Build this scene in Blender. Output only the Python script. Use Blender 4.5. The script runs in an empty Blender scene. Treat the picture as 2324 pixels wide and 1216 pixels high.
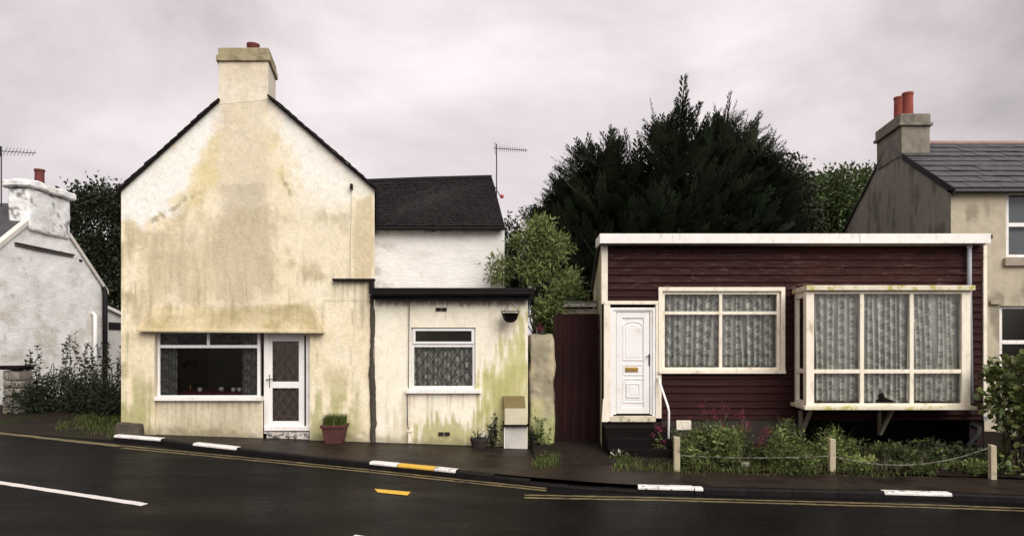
import bpy, bmesh, math, random
import numpy as np
from mathutils import Vector, Matrix

# ------------------------------------------------------------------ camera, sky, sun, exposure
F, CX, CY, EYE, D = 1610.0, 1162.0, 785.0, 1.75, 14.0
scene = bpy.context.scene
COL = scene.collection
cam_d = bpy.data.cameras.new('camera')
cam = bpy.data.objects.new('camera', cam_d)
COL.objects.link(cam)
cam.location = (0, 0, EYE)
cam.rotation_euler = (math.radians(90), 0, 0)
cam_d.sensor_width = 36.0
cam_d.sensor_fit = 'HORIZONTAL'
cam_d.lens = F / 2324 * 36.0
cam_d.shift_y = (CY - 608) / 2324
cam_d.clip_start = 0.05
cam_d.clip_end = 2000
scene.camera = cam

SUN_EL, SUN_AZ = math.radians(42), math.radians(148)      # azimuth measured from +Y (north) clockwise
world = bpy.data.worlds.new('World')
scene.world = world
world.use_nodes = True
wn, wl = world.node_tree.nodes, world.node_tree.links
wn.clear()
w_out = wn.new('ShaderNodeOutputWorld')
w_bg = wn.new('ShaderNodeBackground')
w_sky = wn.new('ShaderNodeTexSky')
w_sky.sky_type = 'NISHITA'
w_sky.sun_disc = False
w_sky.sun_elevation = SUN_EL
w_sky.sun_rotation = SUN_AZ
w_hsv = wn.new('ShaderNodeHueSaturation')
w_hsv.inputs['Saturation'].default_value = 0.15
w_tc = wn.new('ShaderNodeTexCoord')
w_map = wn.new('ShaderNodeMapping')
w_map.inputs['Scale'].default_value = (1.0, 1.0, 1.9)
w_noise = wn.new('ShaderNodeTexNoise')
w_noise.inputs['Scale'].default_value = 2.3
w_noise.inputs['Detail'].default_value = 7.0
w_noise.inputs['Roughness'].default_value = 0.54
w_noise.inputs['Distortion'].default_value = 0.35
w_ramp = wn.new('ShaderNodeValToRGB')
w_ramp.color_ramp.elements[0].position = 0.24
w_ramp.color_ramp.elements[0].color = (1.62, 1.45, 1.52, 1)
w_ramp.color_ramp.elements[1].position = 0.70
w_ramp.color_ramp.elements[1].color = (4.25, 3.84, 3.87, 1)
w_mix = wn.new('ShaderNodeMix')
w_mix.data_type = 'RGBA'
w_mix.inputs['Factor'].default_value = 0.93
wl.new(w_tc.outputs['Generated'], w_map.inputs['Vector'])
wl.new(w_map.outputs['Vector'], w_noise.inputs['Vector'])
wl.new(w_noise.outputs['Fac'], w_ramp.inputs['Fac'])
wl.new(w_sky.outputs['Color'], w_hsv.inputs['Color'])
wl.new(w_hsv.outputs['Color'], w_mix.inputs['A'])
wl.new(w_ramp.outputs['Color'], w_mix.inputs['B'])
wl.new(w_mix.outputs['Result'], w_bg.inputs['Color'])
w_bg.inputs['Strength'].default_value = 0.1
wl.new(w_bg.outputs['Background'], w_out.inputs['Surface'])

sun_d = bpy.data.lights.new('sun', 'SUN')
sun_d.energy = 1.5  # overcast: soft and weak
sun_d.angle = math.radians(52)
sun_d.color = (1.0, 0.98, 0.93)
sun = bpy.data.objects.new('sun', sun_d)
COL.objects.link(sun)
sdir = Vector((math.sin(SUN_AZ) * math.cos(SUN_EL), math.cos(SUN_AZ) * math.cos(SUN_EL), math.sin(SUN_EL)))
sun.rotation_euler = sdir.to_track_quat('Z', 'Y').to_euler()
sun.location = sdir * 60

vs = scene.view_settings
vs.view_transform = 'Standard'
vs.look = 'None'
vs.gamma = 1.0
vs.exposure = 1.34
try:
    vs.use_curve_mapping = False
except Exception:
    pass

# ------------------------------------------------------------------ measuring helpers
rnd = random.Random(7)
def SX(px, Y=D): return (px - CX) / F * Y
def SZ(py, Y=D): return EYE - (py - CY) / F * Y
def PT(px, py, Y): return (SX(px, Y), Y, SZ(py, Y))
SL = -0.0336
def tilt(x): return -0.25 + SL * (np.clip(x, -32, 32) - 0.29)
def pave_z(x): return float(tilt(x))
def road_z(x): return float(tilt(x)) - 0.10
def GR(px, py, off=-0.10):
    """where a sight line through the picture meets the street plane"""
    a = -0.25 - SL * 0.29 + off
    t = (EYE - a) / ((py - CY) / F + SL * (px - CX) / F)
    return ((px - CX) / F * t, t)
def lerp(a, b, t): return a + (b - a) * t

def _h(i, j, s):
    n = (i.astype(np.int64) * 374761393 + j.astype(np.int64) * 668265263 + s * 974711) & 0xffffffff
    n = ((n ^ (n >> 13)) * 1274126177) & 0xffffffff
    n = n ^ (n >> 16)
    return (n & 0xffff) / 65535.0
def vnoise(x, y, s=0):
    x = np.asarray(x, float); y = np.asarray(y, float)
    i, j = np.floor(x), np.floor(y)
    u, v = x - i, y - j
    u, v = u * u * (3 - 2 * u), v * v * (3 - 2 * v)
    return lerp(lerp(_h(i, j, s), _h(i + 1, j, s), u), lerp(_h(i, j + 1, s), _h(i + 1, j + 1, s), u), v)
def fbm(x, y, s=0, o=4):
    r, a, t = 0, 0.5, 0
    for k in range(o):
        r = r + a * vnoise(np.asarray(x) * 2 ** k, np.asarray(y) * 2 ** k, s + k * 17); t += a; a *= 0.5
    return r / t
def sstep(a, b, x):
    t = np.clip((x - a) / (b - a), 0, 1)
    return t * t * (3 - 2 * t)
def poly_sd(x, y, poly):
    """signed distance to a polygon, positive inside"""
    d = np.full(x.shape, 1e9); ins = np.zeros(x.shape, bool)
    n = len(poly)
    for i in range(n):
        ax, ay = poly[i]; bx, by = poly[(i + 1) % n]
        ex, ey = bx - ax, by - ay
        t = np.clip(((x - ax) * ex + (y - ay) * ey) / (ex * ex + ey * ey + 1e-9), 0, 1)
        d = np.minimum(d, np.hypot(x - ax - t * ex, y - ay - t * ey))
        c = ((ay > y) != (by > y)) & (x < (bx - ax) * (y - ay) / (by - ay + 1e-12) + ax)
        ins ^= c
    return np.where(ins, d, -d)
def blend(col, c, m):
    return col + (np.array(c)[None, :] - col) * m[:, None]

rs_ = np.random.RandomState
# ------------------------------------------------------------------ objects and tags
ORG = {}
def tag(o, label=None, cat=None, group=None, kind=None):
    if label: o['label'] = label
    if cat: o['category'] = cat
    if group: o['group'] = group
    if kind: o['kind'] = kind
    return o
def thing(name, loc, label=None, cat=None, group=None, kind=None):
    o = bpy.data.objects.new(name, None)
    o.empty_display_size = 0.2
    COL.objects.link(o)
    o.location = loc
    ORG[o.name] = Vector(loc)
    return tag(o, label, cat, group, kind)
def link(name, me, parent, center):
    o = bpy.data.objects.new(name, me)
    COL.objects.link(o)
    c = Vector(center)
    ORG[o.name] = c
    if parent is not None:
        o.parent = parent
        o.location = c - ORG[parent.name]
    else:
        o.location = c
    return o
def np_mesh(name, V, Fs, mat, parent=None, colors=None, smooth=False, center=None, alpha=None):
    """V (n,3) and Fs: a list of faces or an (m,k) array"""
    V = np.asarray(V, float)
    if center is None:
        center = (V.min(0) + V.max(0)) / 2
    me = bpy.data.meshes.new(name)
    L = V - np.asarray(center)[None, :]
    if isinstance(Fs, np.ndarray):
        k = Fs.shape[1]; m = len(Fs)
        me.vertices.add(len(L)); me.vertices.foreach_set('co', L.astype(np.float32).ravel())
        me.loops.add(m * k); me.loops.foreach_set('vertex_index', Fs.astype(np.int32).ravel())
        me.polygons.add(m); me.polygons.foreach_set('loop_start', np.arange(0, m * k, k, dtype=np.int32))
        me.update(calc_edges=True)
    else:
        me.from_pydata([tuple(v) for v in L], [], Fs)
    me.validate()
    me.update()
    if colors is not None:
        at = me.color_attributes.new('Col', 'FLOAT_COLOR', 'POINT')
        c4 = np.ones((len(V), 4), np.float32)
        c4[:, :3] = colors
        if alpha is not None: c4[:, 3] = alpha
        at.data.foreach_set('color', c4.ravel())
    if smooth:
        me.polygons.foreach_set('use_smooth', np.ones(len(me.polygons), bool))
    if mat is not None: me.materials.append(mat)
    return link(name, me, parent, center)

class MB:
    def __init__(s): s.v = []; s.f = []
    def add(s, vs_, fs_):
        b = len(s.v); s.v += [tuple(p) for p in vs_]; s.f += [tuple(b + i for i in f) for f in fs_]; return s
    def hexa(s, p):
        """8 corners: bottom ring then top ring"""
        return s.add(p, [(3, 2, 1, 0), (4, 5, 6, 7), (0, 1, 5, 4), (1, 2, 6, 5), (2, 3, 7, 6), (3, 0, 4, 7)])
    def box(s, x0, x1, y0, y1, z0, z1):
        return s.hexa([(x0, y0, z0), (x1, y0, z0), (x1, y1, z0), (x0, y1, z0), (x0, y0, z1), (x1, y0, z1), (x1, y1, z1), (x0, y1, z1)])
    def quad(s, a, b, c, d): return s.add([a, b, c, d], [(0, 1, 2, 3)])
    def poly(s, pts): return s.add(pts, [tuple(range(len(pts)))])
    def prism(s, pts, off):
        """polygon in space swept by a vector"""
        n = len(pts); o = Vector(off)
        q = [tuple(Vector(p) + o) for p in pts]
        return s.add(list(pts) + q, [tuple(range(n - 1, -1, -1)), tuple(range(n, 2 * n))] + [(i, (i + 1) % n, n + (i + 1) % n, n + i) for i in range(n)])
    def tube(s, pts, r, n=8, caps=True):
        pts = [Vector(p) for p in pts]
        rr = r if isinstance(r, (list, tuple)) else [r] * len(pts)
        rings = []
        for i, p in enumerate(pts):
            d = (pts[min(i + 1, len(pts) - 1)] - pts[max(i - 1, 0)])
            if d.length < 1e-9: d = Vector((0, 0, 1))
            d.normalize()
            a = d.orthogonal() if abs(d.z) < 0.95 else d.cross(Vector((1, 0, 0)))
            a = d.cross(Vector((0.13, 0.31, 0.94))) if abs(d.z) < 0.9 else d.cross(Vector((1, 0.1, 0)))
            a.normalize(); b = d.cross(a)
            rings.append([p + (a * math.cos(2 * math.pi * k / n) + b * math.sin(2 * math.pi * k / n)) * rr[i] for k in range(n)])
        vs_ = [v for ring in rings for v in ring]
        fs_ = []
        for i in range(len(pts) - 1):
            for k in range(n):
                fs_.append((i * n + k, i * n + (k + 1) % n, (i + 1) * n + (k + 1) % n, (i + 1) * n + k))
        if caps:
            fs_.append(tuple(range(n - 1, -1, -1))); fs_.append(tuple((len(pts) - 1) * n + k for k in range(n)))
        return s.add(vs_, fs_)
    def lathe(s, c, prof, n=20, sx=1.0, sy=1.0):
        """prof: list of (radius, z); closed surface of revolution"""
        vs_ = []; fs_ = []
        for r, z in prof:
            for k in range(n):
                a = 2 * math.pi * k / n
                vs_.append((c[0] + r * sx * math.cos(a), c[1] + r * sy * math.sin(a), c[2] + z))
        for i in range(len(prof) - 1):
            for k in range(n):
                fs_.append((i * n + k, i * n + (k + 1) % n, (i + 1) * n + (k + 1) % n, (i + 1) * n + k))
        return s.add(vs_, fs_)
    def build(s, name, mat, parent=None, smooth=False, label=None, cat=None, group=None, kind=None, bevel=0):
        o = np_mesh(name, np.array(s.v), s.f, mat, parent, smooth=smooth)
        if bevel:
            m = o.modifiers.new('bevel', 'BEVEL'); m.width = bevel; m.segments = 2; m.limit_method = 'ANGLE'
        return tag(o, label, cat, group, kind)
def dup(o, parent, loc=None, rot=None, name=None):
    c = o.copy(); COL.objects.link(c); c.parent = parent
    if loc is not None: c.location = loc
    if rot is not None: c.rotation_euler = rot
    return c

# ------------------------------------------------------------------ materials
def mat(name, col, rough=0.8, var=0.15, vs_=3.0, bump=0.25, bs=60.0, bd=0.01, spec=0.3, attr=False, stretch=(1, 1, 1),
        col2=None, thr=(0.55, 0.7), s2=4.0, st2=(1, 1, 1), rvar=0.0, metal=0.0, trans=0.0, coat=0.0, bump2=0.0, bs2=8.0):
    m = bpy.data.materials.new(name)
    m.use_nodes = True
    n, l = m.node_tree.nodes, m.node_tree.links
    p = n['Principled BSDF']
    p.inputs['Roughness'].default_value = rough
    p.inputs['Specular IOR Level'].default_value = spec
    p.inputs['Metallic'].default_value = metal
    p.inputs['Coat Weight'].default_value = coat
    tc = n.new('ShaderNodeTexCoord')
    mp = n.new('ShaderNodeMapping'); mp.inputs['Scale'].default_value = stretch
    l.new(tc.outputs['Object'], mp.inputs['Vector'])
    nz = n.new('ShaderNodeTexNoise'); nz.inputs['Scale'].default_value = vs_; nz.inputs['Detail'].default_value = 5.0
    nz.inputs['Roughness'].default_value = 0.62
    l.new(mp.outputs['Vector'], nz.inputs['Vector'])
    mr = n.new('ShaderNodeMapRange'); mr.inputs['From Min'].default_value = 0.25; mr.inputs['From Max'].default_value = 0.75
    mr.inputs['To Min'].default_value = 1 - var; mr.inputs['To Max'].default_value = 1 + var
    l.new(nz.outputs['Fac'], mr.inputs['Value'])
    mul = n.new('ShaderNodeMix'); mul.data_type = 'RGBA'; mul.blend_type = 'MULTIPLY'; mul.inputs['Factor'].default_value = 1.0
    if attr:
        at = n.new('ShaderNodeAttribute'); at.attribute_name = 'Col'
        if col is None:
            l.new(at.outputs['Color'], mul.inputs['A'])
        else:
            m0 = n.new('ShaderNodeMix'); m0.data_type = 'RGBA'; m0.blend_type = 'MULTIPLY'; m0.inputs['Factor'].default_value = 1.0
            m0.inputs['A'].default_value = (*col, 1); l.new(at.outputs['Color'], m0.inputs['B'])
            l.new(m0.outputs['Result'], mul.inputs['A'])
    else:
        mul.inputs['A'].default_value = (*col, 1)
    l.new(mr.outputs['Result'], mul.inputs['B'])
    out = mul.outputs['Result']
    if col2 is not None:
        mp2 = n.new('ShaderNodeMapping'); mp2.inputs['Scale'].default_value = st2
        oi = n.new('ShaderNodeObjectInfo')
        ad = n.new('ShaderNodeVectorMath'); ad.operation = 'MULTIPLY_ADD'
        ad.inputs[1].default_value = (31.0, 17.0, 23.0)
        l.new(oi.outputs['Random'], ad.inputs[0]); l.new(tc.outputs['Object'], ad.inputs[2])
        l.new(ad.outputs['Vector'], mp2.inputs['Vector'])
        n2 = n.new('ShaderNodeTexNoise'); n2.inputs['Scale'].default_value = s2; n2.inputs['Detail'].default_value = 6.0; n2.inputs['Roughness'].default_value = 0.7
        l.new(mp2.outputs['Vector'], n2.inputs['Vector'])
        r2 = n.new('ShaderNodeMapRange'); r2.inputs['From Min'].default_value = thr[0]; r2.inputs['From Max'].default_value = thr[1]
        l.new(n2.outputs['Fac'], r2.inputs['Value'])
        mx = n.new('ShaderNodeMix'); mx.data_type = 'RGBA'
        l.new(r2.outputs['Result'], mx.inputs['Factor']); l.new(out, mx.inputs['A']); mx.inputs['B'].default_value = (*col2, 1)
        out = mx.outputs['Result']
    l.new(out, p.inputs['Base Color'])
    if rvar:
        rr = n.new('ShaderNodeMapRange'); rr.inputs['From Min'].default_value = 0.3; rr.inputs['From Max'].default_value = 0.7
        rr.inputs['To Min'].default_value = rough - rvar; rr.inputs['To Max'].default_value = rough + rvar
        l.new(nz.outputs['Fac'], rr.inputs['Value']); l.new(rr.outputs['Result'], p.inputs['Roughness'])
    if bump:
        nb = n.new('ShaderNodeTexNoise'); nb.inputs['Scale'].default_value = bs; nb.inputs['Detail'].default_value = 3.0
        l.new(mp.outputs['Vector'], nb.inputs['Vector'])
        h = nb.outputs['Fac']
        if bump2:
            nb2 = n.new('ShaderNodeTexNoise'); nb2.inputs['Scale'].default_value = bs2; nb2.inputs['Detail'].default_value = 2.0
            l.new(mp.outputs['Vector'], nb2.inputs['Vector'])
            ma = n.new('ShaderNodeMath'); ma.operation = 'MULTIPLY_ADD'; ma.inputs[1].default_value = bump2
            l.new(nb2.outputs['Fac'], ma.inputs[0]); l.new(h, ma.inputs[2]); h = ma.outputs['Value']
        bp = n.new('ShaderNodeBump'); bp.inputs['Strength'].default_value = bump; bp.inputs['Distance'].default_value = bd
        l.new(h, bp.inputs['Height']); l.new(bp.outputs['Normal'], p.inputs['Normal'])
    if trans:
        tr = n.new('ShaderNodeBsdfTranslucent'); l.new(out, tr.inputs['Color'])
        ms = n.new('ShaderNodeMixShader'); ms.inputs['Fac'].default_value = trans
        l.new(p.outputs['BSDF'], ms.inputs[1]); l.new(tr.outputs['BSDF'], ms.inputs[2])
        l.new(ms.outputs['Shader'], n['Material Output'].inputs['Surface'])
    return m
def glass_mat(name, tint, refl=1.0):
    m = bpy.data.materials.new(name); m.use_nodes = True
    n, l = m.node_tree.nodes, m.node_tree.links
    n.remove(n['Principled BSDF'])
    t = n.new('ShaderNodeBsdfTransparent'); t.inputs['Color'].default_value = (*tint, 1)
    g = n.new('ShaderNodeBsdfGlossy'); g.inputs['Roughness'].default_value = 0.03; g.inputs['Color'].default_value = (refl, refl, refl * .98, 1)
    fr = n.new('ShaderNodeFresnel'); fr.inputs['IOR'].default_value = 1.5
    nz = n.new('ShaderNodeTexNoise'); nz.inputs['Scale'].default_value = 1.7
    bp = n.new('ShaderNodeBump'); bp.inputs['Strength'].default_value = 0.03; bp.inputs['Distance'].default_value = 0.05
    tc = n.new('ShaderNodeTexCoord'); l.new(tc.outputs['Object'], nz.inputs['Vector']); l.new(nz.outputs['Fac'], bp.inputs['Height'])
    l.new(bp.outputs['Normal'], g.inputs['Normal'])
    ms = n.new('ShaderNodeMixShader')
    l.new(fr.outputs['Fac'], ms.inputs['Fac']); l.new(t.outputs['BSDF'], ms.inputs[1]); l.new(g.outputs['BSDF'], ms.inputs[2])
    l.new(ms.outputs['Shader'], n['Material Output'].inputs['Surface'])
    return m
def lace_mat(name, col):
    m = bpy.data.materials.new(name); m.use_nodes = True
    n, l = m.node_tree.nodes, m.node_tree.links
    n.remove(n['Principled BSDF'])
    at = n.new('ShaderNodeAttribute'); at.attribute_name = 'Col'
    mul = n.new('ShaderNodeMix'); mul.data_type = 'RGBA'; mul.blend_type = 'MULTIPLY'; mul.inputs['Factor'].default_value = 1
    mul.inputs['A'].default_value = (*col, 1); l.new(at.outputs['Color'], mul.inputs['B'])
    d = n.new('ShaderNodeBsdfDiffuse'); l.new(mul.outputs['Result'], d.inputs['Color'])
    t = n.new('ShaderNodeBsdfTransparent')
    ms = n.new('ShaderNodeMixShader')
    l.new(at.outputs['Alpha'], ms.inputs['Fac']); l.new(t.outputs['BSDF'], ms.inputs[1]); l.new(d.outputs['BSDF'], ms.inputs[2])
    l.new(ms.outputs['Shader'], n['Material Output'].inputs['Surface'])
    return m

M = {}
M['stucco'] = mat('stucco', None, 0.9, 0.06, 9, 0.40, 38, 0.015, 0.15, attr=True, bump2=0.8, bs2=7)
M['whitewash'] = mat('whitewash', None, 0.85, 0.06, 6, 0.4, 16, 0.02, 0.2, attr=True, stretch=(0.55, 0.55, 1.6), bump2=1.2, bs2=4)
M['grey_render'] = mat('grey_render', None, 0.9, 0.12, 5, 0.5, 40, 0.015, 0.15, attr=True)
M['plain_wall'] = mat('plain_wall', (0.62, 0.58, 0.52), 0.9, 0.12, 2, 0.3, 40)
M['upvc'] = mat('upvc', (0.78, 0.75, 0.73), 0.42, 0.04, 4, 0.05, 30, spec=0.4, col2=(0.60, 0.54, 0.45), thr=(0.56, 0.78), s2=3)
M['cream_paint'] = mat('cream_paint', (0.80, 0.725, 0.60), 0.55, 0.08, 5, 0.15, 45, col2=(0.40, 0.33, 0.22), thr=(0.53, 0.76), s2=7, st2=(1, 1, .4))
M['white_paint'] = mat('white_paint', (0.80, 0.76, 0.72), 0.5, 0.08, 4, 0.15, 45, col2=(0.50, 0.42, 0.33), thr=(0.54, 0.76), s2=6, st2=(1.5, 1, .6))
M['lichen_board'] = mat('lichen_board', (0.66, 0.60, 0.48), 0.8, 0.12, 5, 0.3, 50, col2=(0.42, 0.37, 0.10), thr=(0.50, 0.60), s2=5)
M['maroon'] = mat('maroon', (0.0305, 0.0120, 0.0112), 0.75, 0.45, 2.2, 0.45, 22, 0.01, 0.06, stretch=(0.4, 1, 3), col2=(0.045, 0.022, 0.022), thr=(0.54, 0.75), s2=6, st2=(0.35, 1, 3))
M['maroon_worn'] = mat('maroon_worn', (0.0350, 0.0140, 0.0130), 0.8, 0.45, 2.2, 0.5, 22, 0.01, 0.06, stretch=(0.4, 1, 3), col2=(0.105, 0.068, 0.060), thr=(0.54, 0.70), s2=7, st2=(0.5, 1, 4))
M['maroon_dark'] = mat('maroon_dark', (0.027, 0.0115, 0.0112), 0.75, 0.4, 3, 0.3, 20, spec=.08, stretch=(2, 1, 0.3))
M['black_paint'] = mat('black_paint', (0.008, 0.0065, 0.0065), 0.6, 0.3, 3, 0.2, 30, spec=.15)
M['slate'] = mat('slate', (0.015, 0.0115, 0.0115), 0.7, 0.4, 3, 0.4, 25, spec=.15, col2=(0.04, 0.026, 0.021), thr=(0.62, 0.78), s2=3)
M['grey_slate'] = mat('grey_slate', (0.042, 0.042, 0.044), 0.45, 0.4, 2, 0.3, 25, spec=0.3, col2=(0.085, 0.08, 0.075), thr=(0.6, 0.8), s2=4)
M['concrete'] = mat('concrete', (0.30, 0.25, 0.19), 0.9, 0.25, 4, 0.4, 40)
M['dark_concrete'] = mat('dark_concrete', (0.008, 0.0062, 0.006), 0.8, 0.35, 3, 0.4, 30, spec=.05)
M['mortar'] = mat('mortar', (0.062, 0.050, 0.038), 0.9, 0.35, 5, 0.6, 30)
M['terracotta'] = mat('terracotta', (0.085, 0.030, 0.026), 0.8, 0.2, 6, 0.2, 50)
M['red_clay'] = mat('red_clay', (0.24, 0.055, 0.036), 0.8, 0.25, 5, 0.2, 50, col2=(0.16, 0.06, 0.045), thr=(0.55, 0.75), s2=5)
M['dark_clay'] = mat('dark_clay', (0.12, 0.03, 0.027), 0.8, 0.25, 5, 0.2, 50)
M['ridge_tile'] = mat('ridge_tile', (0.30, 0.19, 0.165), 0.8, 0.2, 5, 0.2, 40)
M['road'] = mat('road', (0.0064, 0.0058, 0.0056), 0.36, 0.5, 0.7, 0.6, 45, 0.012, 0.012, rvar=0.22, stretch=(.45, 1, 1), bump2=0.6, bs2=11, col2=(0.034, 0.030, 0.027), thr=(.55, .78), s2=55)
M['pavement'] = mat('pavement', (0.0245, 0.0175, 0.0135), 0.45, 0.35, 1.3, 0.4, 60, 0.01, 0.04, rvar=0.14, col2=(0.010, 0.0075, 0.0065), thr=(0.5, 0.62), s2=1.2)
M['kerb'] = mat('kerb', (0.012, 0.010, 0.010), 0.5, 0.3, 6, 0.4, 40, spec=.05)
M['kerb_white'] = mat('kerb_white', (0.66, 0.62, 0.59), 0.7, 0.2, 8, 0.7, 24, col2=(0.16, 0.14, 0.13), thr=(0.56, 0.72), s2=5)
M['kerb_white_worn'] = mat('kerb_white_worn', (0.62, 0.585, 0.55), 0.7, 0.2, 8, 0.7, 24, col2=(0.05, 0.043, 0.04), thr=(0.53, 0.62), s2=9)
M['kerb_yellow'] = mat('kerb_yellow', (0.58, 0.35, 0.045), 0.6, 0.12, 8, 0.5, 30, col2=(0.25, 0.15, 0.04), thr=(0.60, 0.70), s2=12)
M['line_white'] = mat('line_white', (0.60, 0.57, 0.54), 0.6, 0.1, 5, 0.3, 50, col2=(0.12, 0.10, 0.10), thr=(0.66, 0.74), s2=7)
M['line_yellow'] = mat('line_yellow', (0.135, 0.105, 0.045), 0.6, 0.3, 3, 0.3, 60, col2=(0.045, 0.036, 0.028), thr=(0.52, 0.62), s2=6)
M['patch_yellow'] = mat('patch_yellow', (0.68, 0.40, 0.04), 0.6, 0.15, 8, 0.3, 50, col2=(0.10, 0.07, 0.03), thr=(0.56, 0.62), s2=26)
M['ground'] = mat('ground', (0.045, 0.040, 0.024), 0.95, 0.35, 0.5, 0.4, 12, 0.03)
M['soil'] = mat('soil', (0.013, 0.009, 0.007), 0.95, 0.4, 2, 0.8, 18, 0.03, spec=.03, col2=(0.04, 0.03, 0.024), thr=(0.58, 0.66), s2=9)
M['gravel'] = mat('gravel', (0.020, 0.015, 0.0125), 0.9, 0.5, 9, 0.8, 45, 0.03, col2=(0.06, 0.046, 0.038), thr=(0.60, 0.66), s2=16, spec=.05)
M['driveway'] = mat('driveway', (0.022, 0.016, 0.0125), 0.75, 0.4, 1.5, 0.5, 25, 0.02, spec=.05, col2=(0.02, 0.023, 0.009), thr=(0.52, 0.62), s2=1.1, rvar=0.1)
M['glass'] = glass_mat('glass', (0.95, 0.96, 0.95))
M['dark_glass'] = glass_mat('dark_glass', (0.78, 0.78, 0.78), .30)
M['lace'] = lace_mat('lace', (0.90, 0.895, 0.835))
M['lead'] = mat('lead', (0.025, 0.025, 0.026), 0.5, 0.1, 5, 0)
M['brown_lead'] = mat('brown_lead', (0.085, 0.072, 0.058), 0.5, 0.1, 5, 0)
M['brown_cloth'] = mat('brown_cloth', (0.135, 0.105, 0.080), 0.95, 0.2, 3, 0.2, 30)
M['interior'] = mat('interior', (0.10, 0.055, 0.045), 0.9, 0.2, 1, 0)
M['metal_grey'] = mat('metal_grey', (0.30, 0.31, 0.34), 0.5, 0.12, 5, 0.1, 40)
M['metal_dark'] = mat('metal_dark', (0.035, 0.032, 0.033), 0.45, 0.2, 5, 0.1, 40, metal=0.3)
M['brass'] = mat('brass', (0.42, 0.27, 0.08), 0.35, 0.15, 10, 0.05, 40, metal=0.8)
M['white_metal'] = mat('white_metal', (0.78, 0.75, 0.74), 0.4, 0.06, 6, 0)
M['wood_post'] = mat('wood_post', (0.40, 0.345, 0.235), 0.85, 0.2, 5, 0.4, 30, stretch=(4, 4, .6), col2=(0.20, 0.17, 0.10), thr=(0.58, 0.7), s2=6)
M['brown_board'] = mat('brown_board', (0.155, 0.115, 0.045), 0.85, 0.2, 5, 0.3, 40)
M['bark'] = mat('bark', (0.035, 0.026, 0.020), 0.95, 0.3, 5, 0.6, 20, 0.02, stretch=(3, 3, .5))
M['stone'] = mat('stone', (0.22, 0.195, 0.165), 0.9, 0.3, 5, 0.6, 18, 0.02, col2=(0.10, 0.10, 0.06), thr=(0.52, 0.65), s2=5)
M['red_plastic'] = mat('red_plastic', (0.35, 0.04, 0.04), 0.5, 0.1, 5, 0)
M['cup'] = mat('cup', (0.55, 0.54, 0.54), 0.3, 0.05, 5, 0)
M['red_cloth'] = mat('red_cloth', (0.12, 0.022, 0.03), 0.9, 0.2, 3, 0)
M['pink_shade'] = mat('pink_shade', (0.09, 0.05, 0.05), 0.8, 0.1, 3, 0)
M['conifer'] = mat('conifer', (0.0165, 0.0225, 0.0105), 0.75, 0.2, 0.6, 0, spec=0.2, attr=True, trans=0.10)
M['dark_leaf'] = mat('dark_leaf', (0.022, 0.029, 0.0135), 0.65, 0.2, 0.8, 0, spec=0.25, attr=True, trans=0.12)
M['mid_leaf'] = mat('mid_leaf', (0.066, 0.090, 0.028), 0.6, 0.2, 0.8, 0, spec=0.25, attr=True, trans=0.18)
M['light_leaf'] = mat('light_leaf', (0.185, 0.225, 0.078), 0.6, 0.2, 0.8, 0, spec=0.25, attr=True, trans=0.22)
M['weed'] = mat('weed', (0.105, 0.130, 0.040), 0.65, 0.25, 1.2, 0, spec=0.25, attr=True, trans=0.2)
M['grass'] = mat('grass', (0.075, 0.094, 0.024), 0.7, 0.25, 1.2, 0, spec=0.2, attr=True, trans=0.2)
M['bush_leaf'] = mat('bush_leaf', (0.105, 0.125, 0.038), 0.45, 0.2, 1, 0, spec=0.4, attr=True, trans=0.12)
M['pink'] = mat('pink', (0.20, 0.030, 0.058), 0.7, 0.2, 5, 0, attr=True, trans=0.15)
M['white_flower'] = mat('white_flower', (0.75, 0.72, 0.62), 0.7, 0.1, 5, 0, attr=True)
M['dry'] = mat('dry', (0.085, 0.060, 0.045), 0.9, 0.2, 2, 0, attr=True)

# ------------------------------------------------------------------ the ground, road, kerb and pavement
KERB = [GR(x, y) for x, y in [(-160, 962), (0, 979), (150, 993), (258, 1000), (365, 1009), (437, 1019), (537, 1030), (690, 1047), (840, 1063),
        (940, 1073), (1033, 1083), (1200, 1100), (1330, 1111), (1450, 1119), (1595, 1122), (1800, 1127), (2010, 1131), (2162, 1135), (2330, 1141), (2600, 1150), (3000, 1164)]]
KX = np.array([p[0] for p in KERB]); KY = np.array([p[1] for p in KERB])
def ky(x): return float(np.interp(x, KX, KY))
XS = sorted(set([-400.0, -120.0, -32.0] + [float(v) for v in np.arange(-24, 24.1, 0.75)] + [32.0, 120.0, 400.0]))
def strip(name, xs, y0, y1, zf, m, kind='structure', n=1):
    V, Fq = [], []
    for x in xs:
        a, b = y0(x), y1(x)
        for k in range(n + 1):
            y = lerp(a, b, k / n)
            V.append((x, y, zf(x, y)))
    for i in range(len(xs) - 1):
        for k in range(n):
            a = i * (n + 1) + k
            Fq.append((a, a + n + 1, a + n + 2, a + 1))
    o = np_mesh(name, np.array(V), Fq, m)
    return tag(o, kind=kind)
strip('ground', XS, lambda x: -300, lambda x: 600, lambda x, y: float(tilt(x)) - 0.24, M['ground'])
strip('road', [v for v in XS if -33 < v < 33], lambda x: -2.0, lambda x: ky(x) + 0.06, lambda x, y: road_z(x), M['road'])
strip('far_pavement', [v for v in XS if -33 < v < 33], lambda x: -4.5, lambda x: -2.0, lambda x, y: road_z(x) + 0.1, M['pavement'])

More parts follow.
